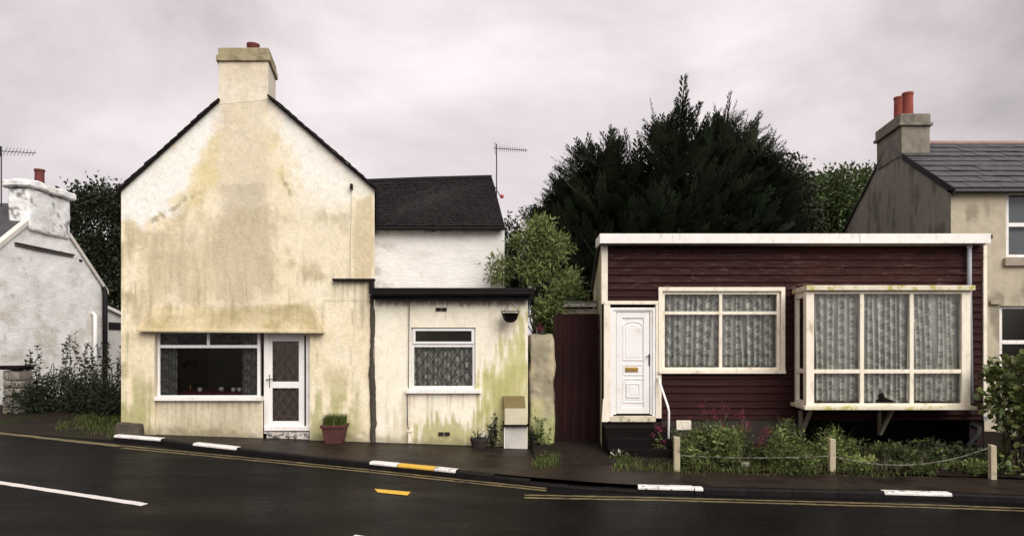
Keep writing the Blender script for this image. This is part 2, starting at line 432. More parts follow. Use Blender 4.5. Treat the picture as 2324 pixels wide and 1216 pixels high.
def on_curve(x, off=0.0):
    e = 0.02
    tx, ty = 2 * e, ky(x + e) - ky(x - e)
    L = math.hypot(tx, ty)
    return (x - ty / L * off, ky(x) + tx / L * off)
def px_to_x(px):
    """x where the kerb line is crossed by the sight line through a picture column"""
    xs = np.linspace(KX[0], KX[-1], 4000)
    ys = np.interp(xs, KX, KY)
    return float(xs[np.argmin(abs(CX + F * xs / ys - px))])
KW = 0.13
kerb = thing('kerb', (0, 10, -0.3), kind='structure')
segs = [(258, 365, 'kerb_white', .115, 'long white painted kerbstone at the gable corner'), (365, 437, 'kerb', .10, None), (437, 537, 'kerb_white', .115, 'white painted kerbstone before the shop window'),
        (537, 640, 'kerb', .10, None), (640, 740, 'kerb', .10, None), (740, 838, 'kerb', .10, None), (838, 901, 'kerb_white', .115, 'white painted kerbstone left of the yellow one'),
        (901, 985, 'kerb_yellow', .115, 'yellow painted kerbstone'), (985, 1034, 'kerb_white_worn', .115, 'flaking white kerbstone right of the yellow one'), (1034, 1118, 'kerb', .095, None), (1118, 1200, 'kerb', .075, None),
        (1200, 1290, 'kerb', .035, None), (1290, 1370, 'kerb', .03, None), (1370, 1448, 'kerb', .04, None), (1448, 1576, 'kerb_white_worn', .105, 'worn white painted kerbstone before the handrail'),
        (1577, 1597, 'kerb_white', .10, 'short white painted kerbstone end'), (1598, 1700, 'kerb', .095, None), (1700, 1800, 'kerb', .095, None), (1800, 1905, 'kerb', .095, None), (1905, 2008, 'kerb', .095, None),
        (2008, 2162, 'kerb_white_worn', .105, 'rough white painted kerbstone before the bay window'), (2162, 2265, 'kerb', .095, None), (2265, 2370, 'kerb', .095, None), (2370, 2500, 'kerb', .095, None)]
for a, b, mm, h, lab in segs:
    xa, xb = px_to_x(a) + 0.004, px_to_x(b) - 0.004
    n = 6
    V, Fq = [], []
    for i in range(n + 1):
        x = lerp(xa, xb, i / n)
        z = road_z(x)
        jt = 0.006 * (fbm(np.array([x * 5.0]), np.array([1.0]), 3)[0] - .5)
        for off, zz in ((0.0, -0.06), (0.0, h - 0.045), (0.0, h - 0.022), (0.02, h + jt), (KW, h + 0.004 + jt), (KW, -0.06)):
            p = on_curve(x, off + jt)
            V.append((p[0], p[1], z + zz))
    for i in range(n):
        for k in range(5):
            q = i * 6 + k
            Fq.append((q, q + 6, q + 7, q + 1))
    Fq += [(5, 4, 3, 2, 1, 0), tuple(n * 6 + k for k in range(6))]
    o = np_mesh('kerbstone', np.array(V), Fq, M[mm], kerb)
    o.data.materials.append(M['kerb'])
    for i in list(range(0, n * 5, 5)) + [n * 5, n * 5 + 1]: o.data.polygons[i].material_index = 1
    if lab: o['label'] = lab

GEDGE = [GR(x, y, 0) for x, y in [(1195, 1055), (1300, 1054), (1430, 1057), (1540, 1068), (1700, 1072), (1890, 1075), (2100, 1080), (2260, 1086), (2400, 1092), (2800, 1102)]]
GXa = np.array([p[0] for p in GEDGE]); GYa = np.array([p[1] for p in GEDGE])
def gy(x): return float(np.interp(x, GXa, GYa))
XP0 = px_to_x(262)
pxs = [XP0] + [float(v) for v in np.arange(-7.25, 12.1, 0.25)]
def pave_back(x): return 14.6 if x < 0.40 else gy(x)
strip('pavement', pxs, lambda x: on_curve(x, KW - 0.02)[1], pave_back, lambda x, y: pave_z(x) + 0.004, M['pavement'], n=4)
strip('alley_path', [0.40, 0.8, 1.2, 1.6, 2.0, 2.4, 2.8, 3.05], lambda x: gy(x), lambda x: 17.5, lambda x, y: pave_z(x) + 0.006 + 0.05 * max(0, min(1, (y - gy(x)) / 1.0)), M['gravel'], n=8)
def bed_z(x, y):
    t = max(0.0, min(1.0, (y - gy(x)) / 1.2))
    return pave_z(x) + 0.012 + 0.20 * t + 0.03 * float(fbm(np.array([x * 2.3]), np.array([y * 2.3]), 9)[0])
strip('garden_bed', [2.95] + [float(v) for v in np.arange(3.2, 13.1, 0.2)], lambda x: gy(x), lambda x: 18.0, bed_z, M['soil'], n=24)
def drive_z(x, y):
    t = max(0.0, min(1.0, (y - ky(x)) / 3.0))
    return road_z(x) + 0.004 + 0.15 * t + 0.05 * t * float(fbm(np.array([x * 1.3]), np.array([y * 1.3]), 5)[0])
strip('driveway', [float(v) for v in np.arange(-15, -7.3, 0.3)] + [-7.3, XP0 - 0.01], lambda x: ky(x) + 0.02, lambda x: 26.0, drive_z, M['driveway'], n=26)

def line(name, pts, w, m, label=None, z=0.004, ragged=0.0, cut=0.0):
    """a painted stripe through picture points on the road"""
    P = [GR(*p) for p in pts]
    X = [p[0] for p in P]; Yv = [p[1] for p in P]
    xs = np.linspace(X[0], X[-1], max(8, int(abs(X[-1] - X[0]) / 0.12)))
    V = []
    for i, x in enumerate(xs):
        y = float(np.interp(x, X, Yv)); dx = xs[1] - xs[0]
        dy = float(np.interp(x + .05, X, Yv)) - float(np.interp(x - .05, X, Yv))
        L = math.hypot(.1, dy); nx, ny = -dy / L, .1 / L
        r = ragged * (rnd.random() - .5); r2 = ragged * (rnd.random() - .5)
        a = (x + nx * (w / 2 + r), y + ny * (w / 2 + r)); b = (x - nx * (w / 2 + r2), y - ny * (w / 2 + r2))
        V += [(a[0], a[1], road_z(a[0]) + z), (b[0], b[1], road_z(b[0]) + z)]
    Fq = [(2 * i, 2 * i + 1, 2 * i + 3, 2 * i + 2) for i in range(len(xs) - 1)]
    return tag(np_mesh(name, np.array(V), Fq, m), kind='structure')
A = [(-40, 977), (13, 984), (150, 999), (275, 1012), (560, 1039), (840, 1067), (1033, 1088), (1240, 1109)]
line('yellow_line', A[:4], 0.20, M['line_yellow'], ragged=.05)
line('yellow_line', [(x, y - 1) for x, y in A[3:]], 0.085, M['line_yellow'], ragged=.02)
line('yellow_line', [(x, y + 4) for x, y in A[3:]], 0.085, M['line_yellow'], ragged=.02)
B = [(1190, 1123), (1500, 1129), (1800, 1137), (2100, 1145), (2324, 1153), (2500, 1160)]
line('yellow_line', B, 0.085, M['line_yellow'], ragged=.03)
line('yellow_line', [(x, y + 6) for x, y in B], 0.085, M['line_yellow'], ragged=.03)
line('centre_line', [(-120, 1076), (20, 1098), (329, 1145)], 0.135, M['line_white'], ragged=.015)
line('centre_line', [(800, 1217), (960, 1241), (1100, 1262)], 0.135, M['line_white'], ragged=.015)
tag(np_mesh('road_patch', np.array([(p[0], p[1], road_z(p[0]) + .005) for p in (GR(850, 1109), GR(857, 1117), GR(925, 1124), GR(932, 1116))]), [(0, 1, 2, 3)], M['patch_yellow']), kind='structure')

# ------------------------------------------------------------------ wall sheet with openings, painted stains
def wall_sheet(name, px0, px1, pytop, pybot, holes, step, Y, paint, m, parent, rough=0.012, seed=1, conv=None):
    """front face of a wall as a fine grid: pytop(px) / pybot(px) bound it, holes are (px0,px1,py0,py1)"""
    ex = sorted({px0, px1} | {h[0] for h in holes} | {h[1] for h in holes})
    xs = []
    for a, b in zip(ex[:-1], ex[1:]):
        k = max(1, int(round((b - a) / step)))
        xs += [a + (b - a) * i / k for i in range(k)]
    xs = np.array(xs + [px1], float)
    top = np.array([pytop(x) for x in xs]); bot = np.array([pybot(x) for x in xs])
    ey = sorted({top.min(), bot.max()} | {h[2] for h in holes} | {h[3] for h in holes})
    ys = []
    for a, b in zip(ey[:-1], ey[1:]):
        k = max(1, int(round((b - a) / step)))
        ys += [a + (b - a) * i / k for i in range(k)]
    ys = np.array(ys + [ey[-1]], float)
    nx, ny = len(xs), len(ys)
    PX = np.repeat(xs[:, None], ny, 1)
    PY = np.clip(np.repeat(ys[None, :], nx, 0), top[:, None], bot[:, None])
    idx = np.arange(nx * ny).reshape(nx, ny)
    i, j = np.meshgrid(np.arange(nx - 1), np.arange(ny - 1), indexing='ij')
    cx, cy = (xs[i] + xs[i + 1]) / 2, (ys[j] + ys[j + 1]) / 2
    keep = ~((PY[i, j] >= PY[i, j + 1] - 1e-6) & (PY[i + 1, j] >= PY[i + 1, j + 1] - 1e-6))
    for h in holes:
        keep &= ~((cx > h[0]) & (cx < h[1]) & (cy > h[2]) & (cy < h[3]))
    Q = np.stack([idx[i, j], idx[i, j + 1], idx[i + 1, j + 1], idx[i + 1, j]], -1)[keep]
    fx, fy = PX.ravel(), PY.ravel()
    X = (fx - CX) / F * Y; Z = EYE - (fy - CY) / F * Y
    dy = rough * (fbm(X * 1.1, Z * 1.1, seed, 4) - 0.5) * 2
    for h in holes:                                         # keep the edges of the openings true
        d = np.maximum(np.maximum(h[0] - fx, fx - h[1]), np.maximum(h[2] - fy, fy - h[3]))
        dy = dy * np.clip(d / 12, 0, 1)
    V = np.stack([X, Y + dy, Z], -1)
    if conv is not None: V = conv(V)
    Cc = paint(fx, fy)
    used = np.unique(Q)
    remap = -np.ones(len(V), int); remap[used] = np.arange(len(used))
    return np_mesh(name, V[used], remap[Q], m, parent, colors=np.clip(Cc[used], 0.004, 0.85))

WHITE = (0.84, 0.80, 0.735); CREAM = (0.785, 0.675, 0.475); TAN = (0.50, 0.415, 0.275); YEL = (0.68, 0.565, 0.30); GRN = (0.345, 0.335, 0.135); GREY = (0.50, 0.43, 0.33)
def streak(px, py, s, sx=9, sy=60): return fbm(px / sx, py / sy, s, 3)
def paint_gable(px, py):
    n1 = fbm(px / 45, py / 45, 11, 5) - .5
    n2 = fbm(px / 11, py / 11, 12, 3) - .5
    ns = streak(px, py, 13) - .5
    c = np.repeat(np.array(CREAM)[None, :], len(px), 0)
    c = blend(c, (0.62, 0.515, 0.35), sstep(-.05, .25, n1 + n2 * .4) * .75)
    c = blend(c, (0.80, 0.715, 0.565), sstep(.05, .25, -n1 + ns * .3) * .6)
    # clean white paint high on both shoulders
    L = poly_sd(px, py, [(262, 420), (498, 205), (492, 300), (468, 340), (440, 385), (432, 440), (405, 468), (345, 515), (262, 492)]) + n1 * 70 + n2 * 22 + ns * 26
    c = blend(c, WHITE, sstep(-4, 12, L))
    R = poly_sd(px, py, [(604, 205), (870, 425), (870, 440), (800, 470), (760, 500), (720, 480), (690, 450), (660, 400), (640, 330), (622, 270)]) + n1 * 75 + n2 * 20 + ns * 34
    c = blend(c, WHITE, sstep(-30, 30, R) * .9)
    c = blend(c, (0.80, 0.72, 0.55), sstep(-60, 60, poly_sd(px, py, [(640, 430), (860, 430), (850, 700), (740, 740), (680, 640)]) + n1 * 90) * .55)
    # dirty front of the flue, widening downwards, darker under an arched edge
    w = 60 + np.clip(py - 330, 0, 500) * .02
    fl = sstep(-16, 30, w - abs(px - 552) + n1 * 46 + n2 * 16) * sstep(140, 210, py) * (1 - sstep(640, 800, py) * .6)
    c = blend(c, (0.66, 0.57, 0.43), fl * .75)
    arch = 412 + 0.0012 * (px - 585) ** 2
    c = blend(c, (0.53, 0.45, 0.33), fl * sstep(-2, 7, py - arch + n2 * 14) * (1 - sstep(430, 680, py)) * .75)
    # yellow lichen beside the flue and along the old roof line
    for poly, s in (([(470, 320), (492, 300), (492, 400), (455, 465), (400, 470), (438, 400)], 14), ([(612, 300), (628, 300), (668, 430), (650, 470), (622, 400)], 15)):
        sd = poly_sd(px, py, poly) + n1 * 60 + n2 * 25
        c = blend(c, YEL, sstep(-4, 14, sd) * .65)
    old = abs((py - (505 - (px - 340) * .62))) - 3
    c = blend(c, (0.33, 0.28, 0.17), sstep(7, -3, old + n2 * 30 + n1 * 20) * sstep(335, 350, px) * sstep(470, 440, px) * .75)
    old = abs((py - (405 + (px - 640) * 1.75))) - 3
    c = blend(c, (0.33, 0.28, 0.17), sstep(8, -3, old + n2 * 30) * sstep(636, 642, px) * sstep(666, 656, px) * .8)
    # broad dirty wash over the middle of the wall
    sd = poly_sd(px, py, [(276, 500), (345, 520), (440, 460), (640, 455), (660, 560), (640, 690), (520, 735), (350, 720), (276, 780)]) + n1 * 120 + ns * 50
    c = blend(c, TAN, sstep(0, 60, sd) * (.50 + .25 * sstep(-.1, .15, ns)))
    sd = poly_sd(px, py, [(720, 470), (790, 480), (790, 530), (760, 515), (715, 505)]) + n1 * 40 + ns * 30
    c = blend(c, TAN, sstep(-4, 12, sd) * .65)
    sd = poly_sd(px, py, [(655, 590), (715, 600), (735, 630), (690, 640)]) + n1 * 60 + ns * 40
    c = blend(c, (0.42, 0.345, 0.20), sstep(-8, 22, sd) * .6)
    sd = poly_sd(px, py, [(802, 455), (852, 430), (852, 640), (802, 640)]) + n2 * 6 + n1 * 25
    c = blend(c, (0.57, 0.465, 0.30), sstep(-2, 8, sd) * .8)
    # green algae low down and at the left corner
    g = sstep(-.22, .16, n1 + ns * .9 + (py - 880) / 230 * .5) * sstep(800, 930, py) * (sstep(690, 712, px) * sstep(835, 800, px) + sstep(365, 330, px) + sstep(365, 440, px) * sstep(590, 520, px) * sstep(935, 975, py))
    c = blend(c, GRN, np.clip(g, 0, 1) * .78)
    g = sstep(.0, .3, n1 + ns) * sstep(318, 282, px) * sstep(470, 520, py)
    c = blend(c, (0.38, 0.34, 0.18), g * .7)
    # canopy wash and the grimy panel under the window
    c = blend(c, (0.46, 0.39, 0.22), poly_sd(px, py, [(314, 752), (345, 712), (640, 690), (705, 678), (738, 755)]).clip(0, 10) / 10 * np.clip(.62 + n1 * 1.4, 0, .9))
    c = blend(c, (0.50, 0.43, 0.33), sstep(895, 905, py) * sstep(352, 358, px) * sstep(596, 590, px) * .55)
    # rain streaks, cracks
    st = sstep(.16, .30, streak(px, py, 21, 4, 90) - .5 + n1 * .25) * sstep(520, 700, py)
    c = blend(c, (0.36, 0.29, 0.19), st * .5)
    for (x0, y0, x1, y1, wd) in ((735, 683, 836, 684, 1.3), (736, 684, 737, 760, 1.2), (799, 430, 796, 634, 1.5), (280, 580, 330, 560, 1.4)):
        t = np.clip(((px - x0) * (x1 - x0) + (py - y0) * (y1 - y0)) / ((x1 - x0) ** 2 + (y1 - y0) ** 2), 0, 1)
        dd = np.hypot(px - x0 - t * (x1 - x0), py - y0 - t * (y1 - y0)) + n2 * 3
        c = blend(c, (0.25, 0.2, 0.14), sstep(wd + 1.2, wd - .5, dd) * .3)
    for (x0, x1, y0, ln, k) in ((757, 850, 640, 90, .6), (315, 736, 690, 60, .25), (500, 612, 140, 120, .4), (352, 592, 910, 70, .5)):
        rn = sstep(.46, .66, fbm(px / 4.5, px * 0 + y0, 91, 3)) * sstep(y0 - 2, y0 + 3, py) * np.clip(1 - (py - y0) / (ln * (.4 + 1.2 * vnoise(px / 6, px * 0, 92))), 0, 1)
        c = blend(c, (0.30, 0.26, 0.16), rn * sstep(x0 - 2, x0 + 2, px) * sstep(x1 + 2, x1 - 2, px) * k)
    # splash dirt along the foot of the wall
    foot = 985 + (px - 340) * .035
    c = blend(c, (0.20, 0.17, 0.11), sstep(26, 2, foot - py + n2 * 26) * .6)
    # pitting of the roughcast
    pit = fbm(px / 3.2, py / 3.2, 31, 2) - .5
    return c * (1 + pit * .30 + n2 * .14)[:, None]

def paint_ext(px, py):
    n1 = fbm(px / 45, py / 45, 41, 5) - .5
    n2 = fbm(px / 11, py / 11, 42, 3) - .5
    ns = streak(px, py, 43, 5, 50) - .5
    c = np.repeat(np.array((0.84, 0.775, 0.635))[None, :], len(px), 0)
    c = blend(c, (0.75, 0.64, 0.46), sstep(-.02, .3, n1 + ns * .4) * .35)
    sd = poly_sd(px, py, [(1092, 850), (1120, 820), (1135, 780), (1165, 770), (1182, 700), (1210, 690), (1210, 1030), (1096, 1030)]) + n1 * 45 + ns * 75 + n2 * 16
    c = blend(c, (0.50, 0.47, 0.19), sstep(-10, 22, sd) * .85)
    c = blend(c, (0.36, 0.345, 0.13), sstep(8, 70, sd + n1 * 60) * .6)
    sd = poly_sd(px, py, [(935, 1030), (940, 962), (985, 952), (1060, 945), (1100, 930), (1110, 1030)]) + n1 * 40 + ns * 90 + n2 * 14
    c = blend(c, (0.40, 0.375, 0.155), sstep(-6, 22, sd) * .85)
    sd = poly_sd(px, py, [(878, 1010), (885, 930), (915, 915), (925, 1010)]) + n1 * 60 + ns * 60
    c = blend(c, (0.56, 0.49, 0.31), sstep(-10, 25, sd) * .6)
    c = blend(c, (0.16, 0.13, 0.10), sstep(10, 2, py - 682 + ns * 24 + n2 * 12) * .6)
    c = blend(c, (0.30, 0.26, 0.18), sstep(.20, .34, streak(px, py, 45, 5, 80) - .5 + n1 * .3) * .22)
    for (x0, x1, y0, ln, k) in ((924, 1092, 893, 70, .55), (854, 1198, 683, 45, .16), (988, 1016, 706, 50, .5)):
        rn = sstep(.46, .66, fbm(px / 4.5, px * 0 + y0, 93, 3)) * sstep(y0 - 2, y0 + 3, py) * np.clip(1 - (py - y0) / (ln * (.4 + 1.2 * vnoise(px / 6, px * 0, 94))), 0, 1)
        c = blend(c, (0.33, 0.29, 0.18), rn * sstep(x0 - 2, x0 + 2, px) * sstep(x1 + 2, x1 - 2, px) * k)
    foot = 1000 + (px - 852) * .04
    c = blend(c, (0.20, 0.17, 0.10), sstep(20, 2, foot - py + n2 * 22) * .6)
    return c * (1 + n2 * .10 + (fbm(px / 3, py / 3, 47, 2) - .5) * .18)[:, None]
def paint_white(px, py):
    n1 = fbm(px / 40, py / 18, 51, 5) - .5
    n2 = fbm(px / 9, py / 6, 52, 3) - .5
    c = np.repeat(np.array((0.79, 0.755, 0.715))[None, :], len(px), 0)
    c = blend(c, (0.70, 0.66, 0.61), sstep(-.05, .3, n1 + n2 * .5) * .8)
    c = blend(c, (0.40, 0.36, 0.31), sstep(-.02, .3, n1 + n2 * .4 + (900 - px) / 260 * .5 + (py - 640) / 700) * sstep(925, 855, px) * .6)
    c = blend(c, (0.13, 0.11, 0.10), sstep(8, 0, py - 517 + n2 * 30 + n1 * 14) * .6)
    return c * (1 + n2 * .12)[:, None]
def paint_cottage(px, py):
    n1 = fbm(px / 40, py / 30, 61, 5) - .5
    n2 = fbm(px / 8, py / 6, 62, 3) - .5
    c = np.repeat(np.array((0.84, 0.825, 0.81))[None, :], len(px), 0)
    c = blend(c, (0.68, 0.655, 0.62), sstep(-.08, .25, n1 + n2 * .5) * .8)
    c = blend(c, (0.60, 0.55, 0.42), sstep(.05, .25, n1 - n2) * sstep(600, 760, py) * .5)
    c = blend(c, (0.25, 0.22, 0.18), sstep(.27, .36, n2 + n1 * .4) * .5)
    return c * (1 + n2 * .16)[:, None]
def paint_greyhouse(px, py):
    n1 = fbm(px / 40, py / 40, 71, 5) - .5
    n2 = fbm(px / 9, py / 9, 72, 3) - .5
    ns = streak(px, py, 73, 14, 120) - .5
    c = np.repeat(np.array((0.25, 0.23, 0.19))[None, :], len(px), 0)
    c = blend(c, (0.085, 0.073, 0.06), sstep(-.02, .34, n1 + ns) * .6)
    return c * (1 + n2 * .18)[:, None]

# ------------------------------------------------------------------ windows and doors
def frame(parent, name, r, Y, w, d, m, vb=(), hb=(), label=None, wv=None, wh=None):
    """a window frame round picture rectangle r at depth Y; vb / hb are bars (px, from py, to py) / (py, from px, to px)"""
    px0, px1, py0, py1 = r
    x0, x1, z1, z0 = SX(px0, Y), SX(px1, Y), SZ(py0, Y), SZ(py1, Y)
    b = MB()
    b.box(x0, x0 + w, Y, Y + d, z0, z1); b.box(x1 - w, x1, Y, Y + d, z0, z1)
    b.box(x0 + w, x1 - w, Y + .002, Y + d - .002, z1 - w, z1); b.box(x0 + w, x1 - w, Y + .002, Y + d - .002, z0, z0 + w)
    wv = wv or w * .8; wh = wh or w * .8
    for p, a, c in hb:
        xa = x0 + w if a is None else SX(a, Y); xc = x1 - w if c is None else SX(c, Y)
        b.box(xa, xc, Y + .004, Y + d - .004, SZ(p, Y) - wh / 2, SZ(p, Y) + wh / 2)
    for p, a, c in vb:
        za = z1 - w if a is None else SZ(a, Y) - wh / 2; zc = z0 + w if c is None else SZ(c, Y) + wh / 2
        b.box(SX(p, Y) - wv / 2, SX(p, Y) + wv / 2, Y + .006, Y + d - .006, zc, za)
    return b.build(name, m, parent, label=label, bevel=.004)
def pane(parent, r, Y, m, name='pane'):
    px0, px1, py0, py1 = r
    return MB().quad(PT(px0, py1, Y), PT(px1, py1, Y), PT(px1, py0, Y), PT(px0, py0, Y)).build(name, m, parent)
def leading(parent, r, Y, m, dx=27, dy=36, w=.006, name='leading', xoff=0):
    """diamond lattice of lead came inside a picture rectangle"""
    px0, px1, py0, py1 = r
    b = MB()
    def clipseg(x0, y0, x1, y1):
        t0, t1 = 0.0, 1.0
        for p, q in ((-(x1 - x0), x0 - px0), (x1 - x0, px1 - x0), (-(y1 - y0), y0 - py0), (y1 - y0, py1 - y0)):
            if abs(p) < 1e-9:
                if q < 0: return None
            else:
                t = q / p
                if p < 0: t0 = max(t0, t)
                else: t1 = min(t1, t)
        return None if t0 >= t1 else (x0 + (x1 - x0) * t0, y0 + (y1 - y0) * t0, x0 + (x1 - x0) * t1, y0 + (y1 - y0) * t1)
    H = py1 - py0; sl = dx / dy
    k0 = int(-H * sl / dx) - 2; k1 = int((px1 - px0) / dx + H * sl / dx) + 2
    for k in range(k0, k1 + 1):
        for s in (1, -1):
            xa = px0 + k * dx + xoff
            g = clipseg(xa, py0, xa + s * H * sl, py1)
            if g:
                a, c = Vector(PT(g[0], g[1], Y)), Vector(PT(g[2], g[3], Y))
                if (c - a).length < .02: continue
                n = Vector(((c - a).z, 0, -(c - a).x)).normalized() * (w / 2); d = Vector((0, .004 if s > 0 else .006, 0))
                b.hexa([tuple(a - n), tuple(c - n), tuple(c - n + d), tuple(a - n + d), tuple(a + n), tuple(c + n), tuple(c + n + d), tuple(a + n + d)])
    return b.build(name, m, parent)
def net_curtain(name, r, Y, label, cat='net curtain', pitch=.105, amp=.022, seed=1, hem=True, density=.62, tear=None, skew=None, m=None, group=None, tone=1.0):
    px0, px1, py0, py1 = r
    x0, x1, z1, z0 = SX(px0, Y), SX(px1, Y), SZ(py0, Y), SZ(py1, Y)
    nx, nz = max(8, int((x1 - x0) / .011)), max(8, int((z1 - z0) / .013))
    u, v = np.meshgrid(np.linspace(0, x1 - x0, nx), np.linspace(0, z1 - z0, nz), indexing='ij')
    uf, vf = u.ravel(), v.ravel()
    ph = 2 * np.pi * uf / pitch + 9 * (fbm(uf * 2.2, vf * .25, seed, 3) - .5) * 2
    fold = np.sin(ph) * (.6 + .8 * vnoise(uf * 2.3, vf * .2, seed + 3))
    y = amp * fold
    # the woven figure: sprays of flowers in columns joined by winding stems
    su = uf + .012 * np.sin(ph)
    cw, ch = .20, .23
    ci = np.floor(su / cw); off = (ci % 2) * ch / 2
    lu = (su / cw - ci - .5) * cw; lv = ((vf + off) / ch - np.floor((vf + off) / ch) - .5) * ch
    rr = np.hypot(lu, lv); th = np.arctan2(lv, lu)
    flower = sstep(.056, .040, rr * (1 - .25 * np.cos(5 * th)))
    hole = sstep(.014, .009, rr)
    stem = sstep(.016, .008, abs(lu - .055 * np.sin(2 * np.pi * (vf + off) / ch)))
    band = sstep(.018, .010, abs(abs(lu) - cw * .5 + .006))
    a = density * .53 + .62 * np.maximum(flower, stem * .8) + .30 * band - .35 * hole
    if hem:
        sc = .07 + .03 * abs(np.sin(np.pi * su / .15))
        rings = np.hypot((su / .15 - np.floor(su / .15) - .5) * .15, vf - .17)
        bd = sstep(.30, .25, vf) * (.48 + .35 * sstep(.02, .01, abs(rings - .055)) + .3 * sstep(.035, .02, rings))
        a = np.where(vf < .27, np.maximum(a * .8, bd), a)
        a = np.where(vf < sc * .55, 0, a)
    a = a * (.84 + .36 * fold * .5) + .16 * (fbm(su * 26, vf * 26, seed + 9, 2) - .5)
    c = np.ones((len(uf), 3)) * (.88 + .22 * fold + .10 * (fbm(uf * 5, vf * .5, seed + 5, 2) - .5) * 2)[:, None] * tone  # pleat shading put into the colour, lighter and darker along each fold
    if tear is not None:
        X = px0 + uf / (x1 - x0) * (px1 - px0); Yp = py1 - vf / (z1 - z0) * (py1 - py0)
        sd = poly_sd(X, Yp, tear) + (fbm(X / 5, Yp / 5, 3, 2) - .5) * 6
        a = np.where(sd > 0, 0, a); a = np.where((sd > -7) & (sd < 0), .9, a)
    V = np.stack([x0 + uf, Y + y, z0 + vf], -1)
    if skew is not None: V = skew(V)
    idx = np.arange(nx * nz).reshape(nx, nz)
    Q = np.stack([idx[:-1, :-1], idx[1:, :-1], idx[1:, 1:], idx[:-1, 1:]], -1).reshape(-1, 4)
    o = np_mesh(name, V, Q, m or M['lace'], None, colors=c, smooth=True, alpha=np.clip(a, .0, .97))
    return tag(o, label, cat, group)

# ------------------------------------------------------------------ the gabled shop house
shop = thing('gabled_house', (SX(562), D, -.1), 'tall cream roughcast house with a steep gable, broad chimney and a former shop front', 'house')
def rake(px):
    if px <= 494: return lerp(434, 236, (px - 275) / (494 - 275))
    if px <= 612: return 236 + (224 - 236) * (px - 494) / 118
    return lerp(224, 428, (px - 612) / (850 - 612))
def foot(px): return 1012 + (px - 340) * .035
OPEN = (351, 703, 744, 1040)
wall_sheet('wall', 275, 850, rake, foot, [OPEN], 3.6, D, paint_gable, M['stucco'], shop, .014)
VPL = (840 - CX) / F                                        # the house stands a little out of square
def back(x, y): return x + VPL * (y - D)
DB = 21.5
b = MB()
xl, xr = SX(275), SX(850)
zl, zr, ztop = SZ(434), SZ(428), SZ(228)
b.quad((xl, D, -1), (back(xl, DB), DB, -1), (back(xl, DB), DB, zl), (xl, D, zl))
b.quad((xr, D, -1), (xr, D, zr), (back(xr, DB), DB, zr), (back(xr, DB), DB, -1))
b.poly([(back(xl, DB), DB, -1), (back(xr, DB), DB, -1), (back(xr, DB), DB, zr), (back(SX(553), DB), DB, ztop), (back(xl, DB), DB, zl)])
b.build('rear_wall', M['plain_wall'], shop)
# the roof starts where the rake meets the flue, so its verge is built from the real slope
b = MB()
def roof_slab(b, p0, p1, t=.10, ov=.07):
    (xa, za), (xb, zb) = p0, p1
    b.hexa([(xa, D - ov, za), (xb, D - ov, zb), (back(xb, DB), DB + .1, zb), (back(xa, DB), DB + .1, za),
            (xa, D - ov, za + t), (xb, D - ov, zb + t), (back(xb, DB), DB + .1, zb + t), (back(xa, DB), DB + .1, za + t)])
sl1 = (SZ(236) - SZ(434)) / (SX(494) - SX(275)); sl2 = (SZ(224) - SZ(428)) / (SX(850) - SX(612))
roof_slab(b, (xl - .05, zl - .05 * sl1 - .02), (SX(494) - .01, SZ(236) - .02), .055)
roof_slab(b, (SX(612) + .01, SZ(224) - .02), (xr + .05, zr - .05 * abs(sl2) - .02), .055)
b.build('roof', M['slate'], shop)
b = MB()
b.hexa([(SX(494), D + .95, SZ(250)), (SX(612), D + .95, SZ(250)), (back(SX(612), DB), DB + .1, SZ(250)), (back(SX(494), DB), DB + .1, SZ(250)),
        (SX(494) , D + .95, SZ(236)), (SX(612), D + .95, SZ(224)), (back(SX(612), DB), DB + .1, SZ(224)), (back(SX(494), DB), DB + .1, SZ(236))])
b.build('roof_ridge', M['slate'], shop)
# verge slates: a ragged row of slate ends along each rake
b = MB()
for (pa, pb) in (((272, 437), (496, 235)), ((610, 222), (853, 431))):
    L = math.hypot(SX(pb[0]) - SX(pa[0]), SZ(pb[1]) - SZ(pa[1]))
    n = int(L / .17)
    for i in range(n):
        for layer in range(2):
            t0, t1 = i / n, (i + 1.25) / n
            ax, az = lerp(SX(pa[0]), SX(pb[0]), t0), lerp(SZ(pa[1]), SZ(pb[1]), t0)
            bx, bz = lerp(SX(pa[0]), SX(pb[0]), t1), lerp(SZ(pa[1]), SZ(pb[1]), t1)
            up = .030 + layer * .028 + rnd.uniform(-.008, .008); th = .024
            lift = .022 if (pb[1] < pa[1]) else -.0
            o = -.085 - rnd.random() * .03 + layer * .012
            if pa[1] < pb[1]: az, bz = az + .0, bz + .022
            else: az, bz = az + .022, bz
            b.hexa([(ax, D + o, az + up - th), (bx, D + o, bz + up - th), (bx, D + .05, bz + up - th), (ax, D + .05, az + up - th),
                    (ax, D + o, az + up), (bx, D + o, bz + up), (bx, D + .05, bz + up), (ax, D + .05, az + up)])
tag(b.build('verge_slates', M['slate'], shop), kind='stuff')
# chimney: front flush with the gable, leaning back out of square
CB = D + .95
def cb(x, y): return x + (868 - CX) / F * (y - D)
def paint_flue(px, py):
    n1 = fbm(px / 40, py / 40, 11, 5) - .5; n2 = fbm(px / 9, py / 9, 12, 3) - .5
    c = np.repeat(np.array((0.66, 0.565, 0.43))[None, :], len(px), 0)
    c = blend(c, (0.78, 0.70, 0.56), sstep(-.1, .2, n1 + (py - 190) / 160) * .7)
    c = blend(c, (0.42, 0.355, 0.24), sstep(0, .28, n1 + (170 - py) / 200) * .55)
    pit = fbm(px / 3.2, py / 3.2, 31, 2) - .5
    return c * (1 + n2 * .2 + pit * .2)[:, None]
fl = wall_sheet('chimney', 496, 609, lambda p: 140, lambda p: 238 + (226 - 238) * (p - 496) / 113, [], 3.6, D - .004, paint_flue, M['stucco'], shop, .01)
b = MB()
x0, x1 = SX(496), SX(609)
